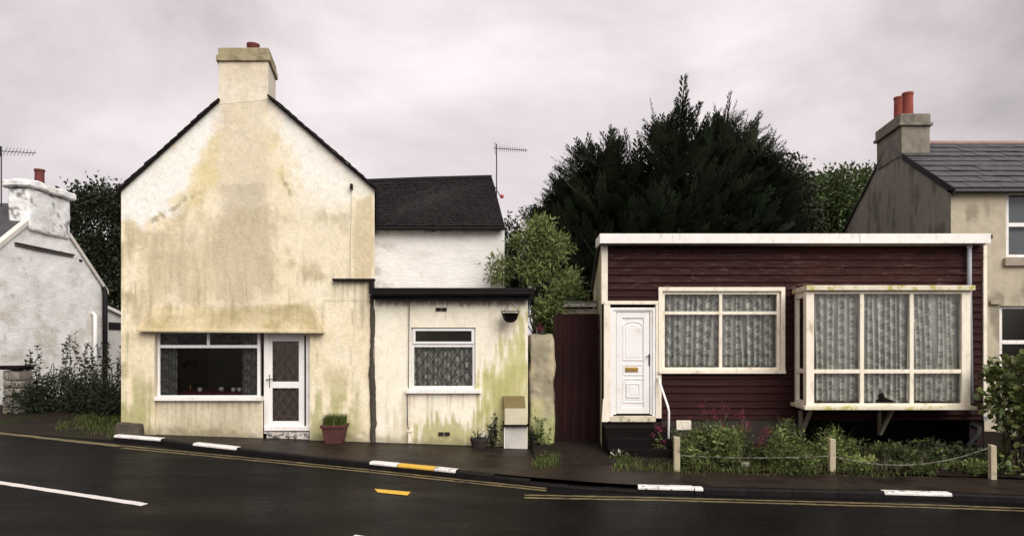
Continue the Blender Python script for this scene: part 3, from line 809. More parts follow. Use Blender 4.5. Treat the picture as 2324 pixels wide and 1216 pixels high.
b.quad((x1, D, SZ(238)), (cb(x1, CB), CB, SZ(238)), (cb(x1, CB), CB, SZ(140)), (x1, D, SZ(140)))
b.quad((cb(x0, CB), CB, SZ(238)), (x0, D, SZ(238)), (x0, D, SZ(140)), (cb(x0, CB), CB, SZ(140)))
b.quad((cb(x1, CB), CB, SZ(238)), (cb(x0, CB), CB, SZ(238)), (cb(x0, CB), CB, SZ(140)), (cb(x1, CB), CB, SZ(140)))
b.build('chimney_side', mat('flue_side', (0.66, 0.60, 0.50), .9, .25, 4, .4, 30), fl)
def skew_box(b, px0, px1, py0, py1, ya, yb):
    x0, x1, z1, z0 = SX(px0), SX(px1), SZ(py0), SZ(py1)
    b.hexa([(x0, ya, z0), (x1, ya, z0), (cb(x1, yb), yb, z0), (cb(x0, yb), yb, z0), (x0, ya, z1), (x1, ya, z1), (cb(x1, yb), yb, z1), (cb(x0, yb), yb, z1)])
cap_m = mat('cap_concrete', (0.34, 0.285, 0.175), .9, .3, 4, .5, 30, col2=(0.17, .14, .09), thr=(.5, .68), s2=4)
b = MB(); skew_box(b, 492, 614, 126, 140, D - .045, CB + .05); b.build('chimney_band', cap_m, fl, bevel=.012)
b = MB(); skew_box(b, 496, 611, 109, 126, D - .02, CB + .02); b.build('chimney_cap', cap_m, fl, bevel=.015)
b = MB(); b.lathe((SX(562), D + .30, SZ(110)), [(.0, .0), (.13, .0), (.12, .16), (.125, .17), (.13, .20), (.10, .20), (.095, .02)], 16)
b.build('chimney_pot', M['dark_clay'], fl, smooth=True)
# rendered canopy over shop window and door
CDEP = .17
prof = [(SX(345), D + .006, SZ(690)), (SX(706), D + .006, SZ(682)), (SX(736), D - CDEP, SZ(752, D - CDEP)), (SX(319), D - CDEP, SZ(748, D - CDEP))]
def canopy():
    nx, ny = 120, 16
    V, cx_, cy_ = [], [], []
    for i in range(nx + 1):
        for j in range(ny + 1):
            s, t = i / nx, j / ny
            a = Vector(prof[0]).lerp(Vector(prof[1]), s); c = Vector(prof[3]).lerp(Vector(prof[2]), s)
            tt = t
            p = a.lerp(c, tt)
            p.y = D + .006 - CDEP * (.35 * tt + .65 * tt ** 2.2)
            V.append(tuple(p)); cx_.append(CX + F * p.x / D); cy_.append(CY - F * (p.z - EYE) / D)
    n = len(V)
    e = [(i * (ny + 1) + ny) for i in range(nx + 1)]
    Fq = []
    for i in range(nx):
        for j in range(ny):
            q = i * (ny + 1) + j
            Fq.append((q, q + 1, q + ny + 2, q + ny + 1))
    for k in e:                                             # lip and underside
        v = V[k]; V.append((v[0], v[1], v[2] - .035)); cx_.append(cx_[k]); cy_.append(748)
    for k in e:
        v = V[k]; V.append((v[0], D + .1, v[2] - .03)); cx_.append(cx_[k]); cy_.append(700)
    for i in range(nx):
        Fq.append((e[i], n + i, n + i + 1, e[i + 1]))
        Fq.append((n + i, n + nx + 1 + i, n + nx + 2 + i, n + i + 1))
    V = np.array(V)
    for i0, s in ((0, 1), (nx * (ny + 1), -1)):             # closed ends
        ring = [i0 + j for j in range(ny + 1)] + [n + (0 if s > 0 else nx), n + nx + 1 + (0 if s > 0 else nx)]
        Fq.append(tuple(ring if s < 0 else ring[::-1]))
    cc = paint_gable(np.array(cx_), np.array(cy_)) * np.array((.80, .77, .70))
    return np_mesh('canopy', V, Fq, M['stucco'], shop, colors=np.clip(cc, .01, .85))
canopy()
# shop window and door in the recess
RY = D + .13
gx, gz0 = pave_z(SX(470)), 0
def panel_paint(px, py): return paint_gable(px, py)
wall_sheet('stall_riser', 351, 597, lambda p: 900, lambda p: 1012 + (p - 340) * .035, [], 4, D + .06, panel_paint, M['stucco'], shop, .006)
b = MB()
RVM = mat('reveal_paint', (0.60, 0.52, 0.42), .9, .2, 4, .3, 40)
b.quad((SX(351), D, SZ(1040)), (SX(351), D + .5, SZ(1040)), (SX(351), D + .5, SZ(740)), (SX(351), D, SZ(740)))
b.build('reveal', RVM, shop); b = MB()
b.quad((SX(703), D + .5, SZ(1050)), (SX(703), D, SZ(1050)), (SX(703), D, SZ(740)), (SX(703), D + .5, SZ(740)))
b.build('reveal', RVM, shop)
win = frame(shop, 'shop_window', (356, 590, 750, 903), RY, .055, .07, M['upvc'], vb=[(472, None, 786)], hb=[(786, None, None)], wv=.055, wh=.06)
pane(win, (360, 587, 789, 899), RY + .035, M['dark_glass']); pane(win, (360, 470, 752, 784), RY + .035, M['dark_glass']); pane(win, (474, 587, 752, 784), RY + .035, M['dark_glass'])
leading(win, (364, 400, 790, 893), RY + .028, M['lead'], 17, 26, .011); leading(win, (548, 584, 790, 893), RY + .028, M['lead'], 17, 26, .011)
leading(win, (363, 584, 754, 783), RY + .028, M['lead'], 30, 26, .005)
MB().box(SX(350), SX(594), D - .02, D + .2, SZ(909), SZ(900)).build('sill', M['white_paint'], win, bevel=.006)
MB().box(SX(594), SX(602), RY - .01, RY + .12, SZ(985), SZ(748)).build('mullion_post', M['white_paint'], win, bevel=.004)
door = frame(shop, 'shop_door', (606, 690, 762, 967), RY + .02, .105, .05, M['upvc'], hb=[(873, None, None)], wh=.13)
b = MB()
b.box(SX(598.5), SX(605.5), RY - .012, RY + .1, SZ(972), SZ(752)); b.box(SX(690.5), SX(700), RY - .012, RY + .1, SZ(972), SZ(752)); b.box(SX(605.5), SX(690.5), RY - .009, RY + .1, SZ(761.5), SZ(752))
b.box(SX(596), SX(702), RY - .05, RY + .14, SZ(978), SZ(968.5))
b.build('door_frame', M['white_paint'], door, bevel=.004)
MB().box(SX(600), SX(701), RY - .02, RY + .2, SZ(1012), SZ(980)).build('doorstep', mat('doorstep_paint', (.55, .5, .46), .8, .2, 5, .4, 30, col2=(.06, .05, .045), thr=(.5, .58), s2=7), door, bevel=.01)
pane(door, (612, 684, 770, 868), RY + .045, M['glass']); pane(door, (612, 684, 879, 962), RY + .045, M['glass'])
leading(door, (614, 682, 772, 866), RY + .036, M['brown_lead'], 21, 29, .010); leading(door, (614, 682, 881, 960), RY + .036, M['brown_lead'], 21, 29, .010)
b = MB(); b.box(SX(603), SX(606.5), RY - .0, RY + .02, SZ(880), SZ(850)); b.tube([PT(604.6, 861, RY - .03), PT(612, 860.5, RY - .045), PT(620, 860, RY - .045)], .010, 8)
b.tube([PT(604.6, 861, RY + .01), PT(604.6, 861, RY - .035)], .009, 8)
b.build('handle', M['metal_dark'], door)
(net_curtain('door_curtain', (611, 685, 770, 962), RY + .12, 'plain brown curtain behind the glass of the shop door', 'curtain', .09, .012, 8, hem=False, density=1.6, m=M['brown_cloth']))
net_curtain('net_curtain', (362, 402, 756, 898), RY + .18, 'narrow grey net drape at left side of shop window', 'net curtain', .07, .03, 3, hem=False, density=.8, tone=.5)
net_curtain('net_curtain', (550, 586, 756, 898), RY + .18, 'narrow grey net drape at right side of shop window', 'net curtain', .07, .03, 4, hem=False, density=.8, tone=.5)
# room behind the shop window: table with a red cloth and cups, a shaded lamp, a paper flower garland
tY = D + 1.0
t = thing('table', (SX(500, tY), tY, SZ(985, tY)), 'table under a dark red cloth inside the shop window', 'table')
MB().box(SX(415, tY), SX(575, tY), D + .55, D + 1.5, SZ(887, tY) - .03, SZ(887, tY)).build('tabletop', M['red_cloth'], t)
b = MB()
for xx in (425, 565):
    for yy in (D + .62, D + 1.42):
        MB().box(SX(xx, tY) - .025, SX(xx, tY) + .025, yy - .025, yy + .025, SZ(985, tY), SZ(887, tY) - .03).build('leg', M['brown_board'], t)
cz = SZ(887, tY)
CUP = None
for k, (px, lab) in enumerate(((455, 'small white cup standing alone at left of red table'), (502, 'white cup tipped on its side on red table'), (531, 'left one of two upright white cups on red table'), (545, 'right one of two upright white cups on red table'))):
    yy = D + .75
    b = MB(); b.lathe((0, 0, 0), [(0, 0), (.028, 0), (.036, .02), (.042, .085), (.037, .085), (.03, .02), (0, .015)], 14)
    b.tube([(.038, 0, .07), (.065, 0, .065), (.068, 0, .035), (.036, 0, .025)], .006, 6)
    o = b.build('cup', M['cup'], None, smooth=True)
    o.location = (SX(px, yy), yy, cz + .045)
    if k == 1: o.rotation_euler = (0, 1.45, .6); o.location.z = cz + .045
    tag(o, lab, 'cup', 'white cups on the red table')
b = MB(); b.lathe((SX(432, D + 1.6), D + 1.6, SZ(838, D + 1.6)), [(.17, 0), (.10, .20), (.09, .20), (.16, .01)], 18); o = b.build('lamp_shade', M['pink_shade'], None)
lampth = thing('table_lamp', (SX(432, D + 1.6), D + 1.6, SZ(930, D + 1.6)), 'table lamp with a dull pink shade deep inside the shop', 'lamp')
o.parent = lampth; o.location = Vector(o.location) - ORG[lampth.name]
MB().lathe((SX(432, D + 1.6), D + 1.6, SZ(930, D + 1.6)), [(0, 0), (.09, 0), (.09, .02), (.025, .05), (.02, .55), (0, .55)], 14).build('lamp_base', M['brass'], lampth)
MB().box(SX(400, D + 1.6), SX(462, D + 1.6), D + 1.55, D + 1.95, SZ(990, D + 1.6), SZ(930, D + 1.6) - .003).build('cabinet', M['brown_board'], None)
tag(bpy.data.objects['cabinet'], 'low brown cabinet under the pink lamp inside shop', 'cabinet')
R = rs_(40); b = MB()
for k in range(60):
    c = Vector(PT(R.uniform(482, 568), 764 + R.normal() * 5, D + .62)); q = [c + Vector(R.normal(size=3)) * .035 for _ in range(4)]
    b.add([tuple(v) for v in q], [(0, 1, 2), (0, 2, 3)])
tag(b.build('dried_flowers', mat('dried_flowers', (.42, .34, .20), .9, .3, 9, 0), None), 'bunch of pale dried flowers hanging inside top right shop pane', 'dried flowers')
# small things fixed on the gable wall
b = MB(); b.box(SX(757), SX(852), D - .12, D + .02, SZ(638), SZ(633))
b.build('drip_ledge', M['slate'], shop, bevel=.006)
b = MB(); b.tube([PT(799, 424, D - .03), PT(798.5, 500, D - .025), PT(797, 560, D - .03), PT(796, 633, D - .025)], .008, 6); b.build('wall_cable', M['cream_paint'], shop)
MB().box(SX(796.5), SX(801.5), D - .09, D + .01, SZ(431), SZ(419)).build('wall_bracket', M['black_paint'], shop)
def lump(name, m, parent, x0, x1, y0, y1, z0, z1, n=(8, 6, 8), amp=.03, seed=1, colors=None):
    bm = bmesh.new()
    bmesh.ops.create_cube(bm, size=1)
    for ax, k in enumerate(n):
        for i in range(1, k):
            co = Vector((0, 0, 0)); co[ax] = -.5 + i / k; no = Vector((0, 0, 0)); no[ax] = 1
            bmesh.ops.bisect_plane(bm, geom=bm.verts[:] + bm.edges[:] + bm.faces[:], plane_co=co, plane_no=no)
    c = np.array([v.co[:] for v in bm.verts])
    r = np.linalg.norm(np.clip(abs(c) - .40, 0, None), axis=1)
    c = c - np.sign(c) * np.clip(abs(c) - .40, 0, None) * (np.clip(r - .10, 0, None) / (r + 1e-6))[:, None]
    w = np.stack([lerp(x0, x1, c[:, 0] + .5), lerp(y0, y1, c[:, 1] + .5), lerp(z0, z1, c[:, 2] + .5)], -1)
    for k in range(3):
        w[:, k] += amp * (fbm(w[:, (k + 1) % 3] * 3.1 + seed, w[:, (k + 2) % 3] * 3.1 + w[:, k], seed + k, 3) - .5) * 2
    Fq = [tuple(v.index for v in f.verts) for f in bm.faces]
    bm.verts.index_update()
    bm.free()
    cols = colors(w) if colors is not None else None
    return np_mesh(name, w, Fq, m, parent, colors=cols)
lump('corner_footing', M['mortar'], shop, SX(268), SX(326), D - .16, D + .05, -.3, SZ(958), (6, 4, 6), .03, 4)

# ragged mortar band covering the joint between the two houses
def seam():
    V, Fq = [], []
    n = 90
    for i in range(n + 1):
        py = lerp(670, 1003, i / n)
        c = 845 + 5 * (fbm(np.array([py / 60]), np.array([0.]), 5)[0] - .5) + (py - 840) * .006
        w = 4.5 + 6 * (fbm(np.array([py / 34]), np.array([3.]), 6)[0] - .35) + 2.5 * (fbm(np.array([py / 9]), np.array([3.]), 6)[0] - .5) + (py - 670) * .006
        w2 = 4.5 + 6 * (fbm(np.array([py / 30]), np.array([9.]), 8)[0] - .35) + 2.5 * (fbm(np.array([py / 8]), np.array([3.]), 9)[0] - .5) + (py - 670) * .006
        z = SZ(py)
        for x, y in ((SX(c - w), D + .015), (SX(c - w * .7), D - .035), (SX(c), D - .05), (SX(c + w2 * .7), D - .035), (SX(c + w2), D + .015)):
            V.append((x, y, z))
    for i in range(n):
        for k in range(4):
            q = i * 5 + k
            Fq.append((q, q + 5, q + 6, q + 1))
    np_mesh('mortar_joint', np.array(V), Fq, M['mortar'], shop)
seam()

# ------------------------------------------------------------------ the low extension with a flat roof
ext = thing('flat_roofed_extension', (SX(1025), D, -.3), 'low cream rendered extension with black fascia and algae stains', 'house extension')
efoot = lambda p: 1030 + (p - 852) * .035
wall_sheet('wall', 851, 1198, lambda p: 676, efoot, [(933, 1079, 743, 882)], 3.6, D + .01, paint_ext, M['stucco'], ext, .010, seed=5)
b = MB()
b.quad((SX(1198), D + .01, -1), (SX(1198) - .05, D + 3.0, -1), (SX(1198) - .05, D + 3.0, SZ(676)), (SX(1198), D + .01, SZ(676)))
b.quad((SX(1198) - .05, D + 3, -1), (SX(851), D + 3, -1), (SX(851), D + 3, SZ(676)), (SX(1198) - .05, D + 3, SZ(676)))
b.build('side_wall', M['plain_wall'], ext)
b = MB()
b.box(SX(851) + .0, SX(1213, D - .2), D - .2, D + 3.1, SZ(659, D - .2), SZ(653, D - .2))
b.build('roof', M['black_paint'], ext)
b = MB(); b.box(SX(848, D - .2), SX(1210, D - .2), D - .19, D - .16, SZ(680, D - .2), SZ(659.3, D - .2)); b.build('fascia', M['black_paint'], ext, bevel=.004)
b = MB()
gp = [(.0, .0), (.0, .05), (-.03, .09), (-.09, .09), (-.12, .05), (-.12, .0)]
b.prism([(SX(844, D - .2), D - .195 + y * .8, SZ(676, D - .2) + .02 + (.1 - z)) for y, z in gp], (SX(1206, D - .2) - SX(844, D - .2), 0, .008)); b.build('gutter', M['black_paint'], ext)
b = MB(); b.box(SX(851), SX(1200), D - .16, D + .0, SZ(678), SZ(677)); b.build('soffit', M['black_paint'], ext)
MB().box(SX(841), SX(850.5), D - .17, D - .0, SZ(668), SZ(640)).build('downpipe_head', M['black_paint'], ext, bevel=.01)
ew = frame(ext, 'window', (933, 1079, 743, 882), D + .05, .058, .07, M['upvc'], hb=[(783, None, None)], wh=.075)
pane(ew, (938, 1074, 748, 780), D + .09, M['dark_glass']); pane(ew, (938, 1074, 786, 878), D + .09, M['glass'])
leading(ew, (939, 1073, 788, 876), D + .082, M['lead'], 22, 33, .014)
b = MB(); x0, x1, z1, z0 = SX(937), SX(1075), SZ(745.5), SZ(780)
b.box(x0, x0 + .045, D + .03, D + .052, z0, z1); b.box(x1 - .045, x1, D + .03, D + .052, z0, z1); b.box(x0 + .045, x1 - .045, D + .031, D + .052, z1 - .045, z1); b.box(x0 + .045, x1 - .045, D + .031, D + .052, z0, z0 + .045)
b.build('top_light', M['upvc'], ew, bevel=.004)
MB().box(SX(922), SX(1092), D - .07, D + .12, SZ(892), SZ(883)).build('sill', M['white_paint'], ew, bevel=.006)
b = MB(); b.box(SX(933), SX(1079), D + .012, D + .3, SZ(743) - .001, SZ(743) + .02); b.build('lintel_reveal', M['mortar'], ew)
net_curtain('net_curtain', (936, 1076, 786, 880), D + .2, 'lace net curtain behind diamond leading of extension window', pitch=.10, amp=.02, seed=15, density=.62, tone=.95, hem=False)
for (a, c_, d_, e_, nm) in ((990, 1000, 699, 705, 'air_vent'), (1003, 1013, 699, 705, 'air_vent'), (996, 1006, 981, 987, 'air_vent'), (1010, 1020, 981, 987, 'air_vent')):
    b = MB(); b.box(SX(a - 1), SX(c_ + 1), D - .012, D + .02, SZ(e_ + 1), SZ(d_ - 1)); v_ = b.build(nm, M['mortar'], ext)
    b = MB()
    for k in range(3): b.box(SX(a + .3 + k * 3.3), SX(a + 2.7 + k * 3.3), D - .016, D + .0, SZ(e_), SZ(d_))
    b.build('vent_slot', M['black_paint'], v_)
b = MB(); b.tube([PT(929, 684, D - .02), PT(928, 760, D - .025), PT(927, 881, D - .02)], .008, 6); b.tube([PT(924, 893, D - .02), PT(925, 960, D - .02), PT(928, 985, D - .02)], .009, 6); b.build('wall_cable', M['metal_dark'], ext)
b = MB(); b.box(SX(925), SX(936), D - .06, D + .01, SZ(979), SZ(975)); b.box(SX(927), SX(934), D - .04, D + .01, SZ(1004), SZ(979.5)); b.build('conduit_box', M['cream_paint'], ext)

# white upper block with a tiled roof, standing behind the extension
WY = 17.0
wb = thing('white_rear_block', (SX(1000, WY), WY, 0), 'plain white rendered block with dark tiled roof behind the extension', 'house')
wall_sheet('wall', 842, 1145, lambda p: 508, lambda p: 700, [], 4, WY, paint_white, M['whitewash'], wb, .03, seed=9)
RYB = 19.6
b = MB()
b.poly([(SX(1145, WY), WY, -1), (SX(1118, RYB) + .2, 22.2, -1), (SX(1118, RYB) + .2, 22.2, SZ(512, WY)), (SX(1115, RYB) + .05, RYB, SZ(410, RYB)), (SX(1145, WY), WY, SZ(512, WY))])
b.quad((SX(1118, RYB) + .2, 22.2, -1), (SX(760, WY), 22.2, -1), (SX(760, WY), 22.2, SZ(512, WY)), (SX(1118, RYB) + .2, 22.2, SZ(512, WY)))
b.build('side_wall', M['plain_wall'], wb)
E0, E1 = Vector((SX(826, WY), WY - .18, SZ(513, WY - .18))), Vector((SX(1146, WY), WY - .18, SZ(514, WY - .18)))
R0, R1 = Vector((SX(832, RYB), RYB, SZ(411, RYB))), Vector((SX(1116, RYB), RYB, SZ(402, RYB)))
b = MB()
dn = Vector((0, 0, -.06))
b.hexa([tuple(E0 + dn), tuple(E1 + dn), tuple(R1 + dn), tuple(R0 + dn), tuple(E0), tuple(E1), tuple(R1), tuple(R0)])
B0, B1 = Vector((R0.x, 22.3, E0.z)), Vector((R1.x + .25, 22.3, E1.z))
b.hexa([tuple(R0 + dn), tuple(R1 + dn), tuple(B1 + dn), tuple(B0 + dn), tuple(R0), tuple(R1), tuple(B1), tuple(B0)])
roofo = b.build('roof', M['slate'], wb)
b = MB(); nr, nc = 23, 58
nrm = (E1 - E0).cross(R0 - E0).normalized()
for r in range(nr):
    for c in range(nc + 1):
        o = (r % 2) * .5
        s0, s1 = (c - o) / nc, (c + 1 - o) / nc - .0016
        s0, s1 = max(0, s0), min(1, s1)
        if s1 - s0 < .003: continue
        t0, t1 = r / nr, min(1, (r + 1.12) / nr)
        j = rnd.uniform(-.006, .010)
        pts = []
        for s, t, lift in ((s0, t0, .030 + j), (s1, t0, .030 + j), (s1, t1, .006), (s0, t1, .006)):
            p = (E0.lerp(E1, s)).lerp(R0.lerp(R1, s), t) + nrm * lift
            pts.append(p)
        low = [p - nrm * .02 for p in pts]
        b.hexa([tuple(p) for p in low] + [tuple(p) for p in pts])
tag(b.build('roof_tiles', M['slate'], roofo), kind='stuff')
b = MB(); b.tube([tuple(R0 + Vector((0, 0, -.01))), tuple(R0.lerp(R1, .5) + Vector((0, 0, .0))), tuple(R1 + Vector((0, 0, -.01)))], .07, 8); b.build('ridge_cap', M['slate'], wb)
MB().box(E0.x, E1.x, WY - .24, WY - .14, E0.z - .10, E0.z - .02).build('gutter', M['black_paint'], wb, bevel=.02)
MB().box(SX(981, WY), SX(984, WY), WY - .15, WY + .01, SZ(526, WY), SZ(516, WY)).build('gutter_bracket', M['black_paint'], wb)
b = MB(); b.tube([PT(855, 428, WY - .1), PT(855, 520, WY - .1)], .04, 8); b.build('downpipe', M['black_paint'], wb)

# ------------------------------------------------------------------ the maroon boarded bungalow
bun = thing('timber_bungalow', (SX(1800), D, -.3), 'low maroon weatherboarded bungalow with white trim and a big bay window', 'bungalow')
VPB = (1300 - CX) / F
def bk(x, y): return x + VPB * (y - D)
YR = 22.0
holes = [(1372, 1497, 690, 957), (1503, 1768, 662, 838), (1815, 2142, 668, 915), (1812, 2200, 953, 1049)]
const = lambda p: lambda *a: p
wall_sheet('sheathing', 1368, 2232, lambda p: 545, lambda p: 1050, holes, 60, D + .02, lambda x, y: np.repeat(np.array((.03, .012, .013))[None, :], len(x), 0), mat('sheathing', None, .8, .2, 3, .2, 20, attr=True), bun, 0)
b = MB()
xl, xr = SX(1366), SX(2234)
zf, zb = SZ(540), SZ(685, YR)
b.quad((xl, D, -1), (xl, D, zf), (bk(xl, YR), YR, zb), (bk(xl, YR), YR, -1))
b.quad((xr, D, -1), (xr, YR, -1), (xr, YR, zb), (xr, D, zf))
b.quad((bk(xl, YR), YR, -1), (bk(xl, YR), YR, zb), (xr, YR, zb), (xr, YR, -1))
b.build('side_wall', mat('side_board', (0.42, 0.39, 0.25), .8, .15, 3, .3, 30), bun)
b = MB()
b.hexa([(xl - .08, D - .10, zf - .02), (xr + .10, D - .10, zf - .02), (xr + .1, YR, zb), (bk(xl, YR) - .08, YR, zb), (xl - .08, D - .10, zf + .05), (xr + .1, D - .10, zf + .05), (xr + .1, YR, zb + .09), (bk(xl, YR) - .08, YR, zb + .09)])
b.build('roof', mat('felt', (.05, .046, .044), .9, .3, 2, .3, 30), bun)
TOP = 557.0
EXC = [(1370, 1501, 683, 960), (1493, 1779, 652, 847), (1807, 2146, 650, 930)]
edges = [TOP]
while edges[-1] < 945: edges.append(edges[-1] + rnd.uniform(15.6, 17.6))
edges[-1] = 951.0
brk = sorted({1379, 2228} | {e for r_ in EXC for e in r_[:2] if 1379 < e < 2228})
rowsegs = []
for r in range(len(edges) - 1):
    run = []
    for p, q in zip(brk[:-1], brk[1:]):
        ya, yb_ = edges[r], edges[r + 1]
        for (ex0, ex1, ey0, ey1) in EXC:
            if ex0 <= p and q <= ex1:
                if ey0 <= ya and ey1 >= yb_: ya = yb_
                elif ey0 < yb_ and ey1 >= yb_: yb_ = max(ya, ey0)
                elif ey1 > ya and ey0 <= ya: ya = min(yb_, ey1)
        if yb_ - ya < 1.5: continue
        if run and run[-1][1] == p and run[-1][2:] == (ya, yb_): run[-1] = (run[-1][0], q, ya, yb_)
        else: run.append((p, q, ya, yb_))
    rowsegs += [(r,) + t_ for t_ in run]
for r, a, c, y0, y1 in rowsegs:
    if True:
        cuts = [a]
        if c - a > 400:
            k = rnd.choice([1, 2]); cuts += sorted(rnd.uniform(a + 130, c - 130) for _ in range(k))
        cuts.append(c)
        for p, q in zip(cuts[:-1], cuts[1:]):
            if q - p < 4: continue
            x0, x1 = SX(p) + .003, SX(q) - .003
            zt, z0 = SZ(y0), SZ(y1)
            j0, j1 = rnd.uniform(-.006, .006), rnd.uniform(-.006, .006)
            n = max(2, int((x1 - x0) / .5))
            V = []
            for i in range(n + 1):
                x = lerp(x0, x1, i / n); w = .010 * (fbm(np.array([x * 1.7]), np.array([r * 3.1]), 4)[0] - .5) * 2; j = lerp(j0, j1, i / n)
                V += [(x, D + .018, z0 + j), (x, D - .038 + w, z0 + j), (x, D - .034 + w, z0 + .014 + j), (x, D - .008 + w, zt + .012 + j), (x, D + .018, zt + .012 + j)]
            Fq = []
            for i in range(n):
                for k in range(4): Fq.append((i * 5 + k, i * 5 + 5 + k, i * 5 + 6 + k, i * 5 + k + 1))
            Fq += [(4, 3, 2, 1, 0), tuple(n * 5 + k for k in range(5))]
            np_mesh('board', np.array(V), Fq, M['maroon_worn'] if r in (1, 2, 3, 4, 5) else M['maroon'], bun)
YF = 13.72
for a, c in ((1361, 1951), (1952, 2249)):
    b = MB(); b.box(SX(a, YF), SX(c, YF), YF, YF + .03, SZ(552, YF), SZ(530, YF)); b.build('fascia_board', M['white_paint'], bun, bevel=.004)
b = MB(); b.box(SX(1364, YF), SX(2240, YF), YF + .04, D + .02, SZ(553, YF) - .004, SZ(553, YF) + .02); b.box(SX(1366, 13.85), SX(2235, 13.85), 13.86, D - .0, SZ(558.5), SZ(551.5)); b.build('soffit', mat('soffit', (.22, .19, .19), .8, .25, 4, .3, 30), bun)
b = MB(); b.box(SX(1361, YF), SX(1361, YF) + .03, YF + .03, D + .4, SZ(552, YF), SZ(532, YF)); b.build('barge_board', M['white_paint'], bun)
b = MB(); b.box(SX(1364.5), SX(1378.5), D - .05, D + .05, SZ(690), SZ(558.6)); b.build('corner_board', M['cream_paint'], bun, bevel=.004); b = MB(); b.box(SX(2228.5), SX(2237), D - .05, D + .1, SZ(944), SZ(558.6)); b.build('corner_board', M['cream_paint'], bun, bevel=.004)
# front door with its boarded surround
dr = frame(bun, 'front_door', (1399, 1474, 708, 938), D - .01, .115, .05, M['upvc'], wh=.1)
b = MB()
b.box(SX(1370), SX(1384), D - .06, D + .08, SZ(955), SZ(691)); b.box(SX(1487), SX(1500), D - .06, D + .08, SZ(948), SZ(691)); b.box(SX(1370), SX(1493), D - .064, D + .08, SZ(690.8), SZ(683))
b.hexa([PT(1365.5, 957, D - .07), PT(1380, 957, D - .07), PT(1380, 957, D + .05), PT(1365.5, 957, D + .05), PT(1368.5, 905, D - .066), PT(1374, 905, D - .066), PT(1374, 905, D + .05), PT(1368.5, 905, D + .05)])
b.build('door_surround', M['cream_paint'], dr, bevel=.004)
b = MB()
b.box(SX(1384.3), SX(1391), D - .045, D + .07, SZ(947), SZ(698)); b.box(SX(1480), SX(1486.7), D - .045, D + .07, SZ(947), SZ(698)); b.box(SX(1391), SX(1480), D - .042, D + .07, SZ(704), SZ(698))
b.box(SX(1391.3), SX(1398), D - .025, D + .07, SZ(940), SZ(704.3)); b.box(SX(1475), SX(1479.7), D - .025, D + .07, SZ(940), SZ(704.3)); b.box(SX(1398), SX(1475), D - .022, D + .07, SZ(707.5), SZ(704.3))
b.build('door_frame', M['upvc'], dr, bevel=.003)
b = MB(); b.box(SX(1384.3), SX(1486.7), D - .07, D + .05, SZ(956), SZ(943)); b.build('threshold', mat('threshold', (.62, .55, .42), .8, .15, 5, .4, 30, col2=(.16, .17, .07), thr=(.50, .60), s2=6), dr, bevel=.006)
b = MB(); b.box(SX(1411), SX(1463), D + .012, D + .035, SZ(928), SZ(718)); b.build('door_slab', M['upvc'], dr)
def raised(px0, px1, py0, py1, arch=0, y=D + .012):
    b = MB(); x0, x1, z1, z0 = SX(px0), SX(px1), SZ(py0), SZ(py1)
    t = .014
    pts_o = [(x0, z0), (x1, z0), (x1, z1 - arch)] + ([((x0 + x1) / 2 + (x1 - x0) / 2 * math.cos(a), z1 - arch + arch * math.sin(a)) for a in np.linspace(0, math.pi, 13)[1:-1]] if arch else [(x1, z1), (x0, z1)][:0]) + [(x0, z1 - arch)]
    cxm, czm = (x0 + x1) / 2, (z0 + z1) / 2
    ins = lambda k: [(cxm + (p[0] - cxm) * (1 - k / (x1 - x0) * 2), czm + (p[1] - czm) * (1 - k / (z1 - z0) * 2)) for p in pts_o]
    loops = [(pts_o, y), (ins(.010), y - t), (ins(.022), y - t), (ins(.034), y - .002), (ins(.05), y - .002), (ins(.062), y - .009)]
    n = len(pts_o); V = [(p[0], yy, p[1]) for lp, yy in loops for p in lp]; Fq = []
    for i in range(len(loops) - 1):
        for k in range(n): Fq.append((i * n + k, i * n + (k + 1) % n, (i + 1) * n + (k + 1) % n, (i + 1) * n + k))
    Fq.append(tuple((len(loops) - 1) * n + k for k in range(n)))
    b.add(V, Fq)
    return b.build('door_panel', M['upvc'], dr)
raised(1413, 1461, 728, 818, .10); raised(1413, 1461, 826, 852, .0); raised(1413, 1461, 858, 914, .0); raised(1421, 1453, 869, 902, 0, D - .0)
b = MB(); b.box(SX(1419), SX(1448), D - .006, D + .014, SZ(843.5), SZ(832.5)); b.box(SX(1421), SX(1446), D - .014, D - .005, SZ(841.5), SZ(835)); b.build('letterbox', M['brass'], dr, bevel=.003)
b = MB(); b.box(SX(1472), SX(1475.5), D - .025, D + .0, SZ(829), SZ(803)); b.tube([PT(1473.7, 808, D - .02), PT(1473.7, 808, D - .055), PT(1466, 808.5, D - .055)], .009, 8); b.build('handle', M['metal_dark'], dr)
# wide window
ww = frame(bun, 'window', (1502, 1770, 661, 840), D - .02, .058, .09, M['cream_paint'], vb=[(1636, None, None)], hb=[(710, None, None)], wv=.062, wh=.062)
b = MB()
b.box(SX(1493), SX(1502), D - .075, D + .03, SZ(840), SZ(652)); b.box(SX(1770), SX(1779), D - .075, D + .03, SZ(840), SZ(652)); b.box(SX(1502), SX(1770), D - .072, D + .03, SZ(661), SZ(652))
b.box(SX(1493), SX(1779), D - .11, D + .03, SZ(847), SZ(840.2)); b.build('window_surround', M['cream_paint'], ww, bevel=.004)
for r_ in ((1508, 1633, 667, 707), (1639, 1764, 667, 707), (1508, 1633, 714, 834), (1639, 1764, 714, 834)): pane(ww, r_, D + .03, M['glass'])
net_curtain('net_curtain', (1505, 1767, 664, 837), D + .14, 'wide lace net curtain in white-framed window beside front door', seed=21, density=.88, tone=1.0, pitch=.125, amp=.03)
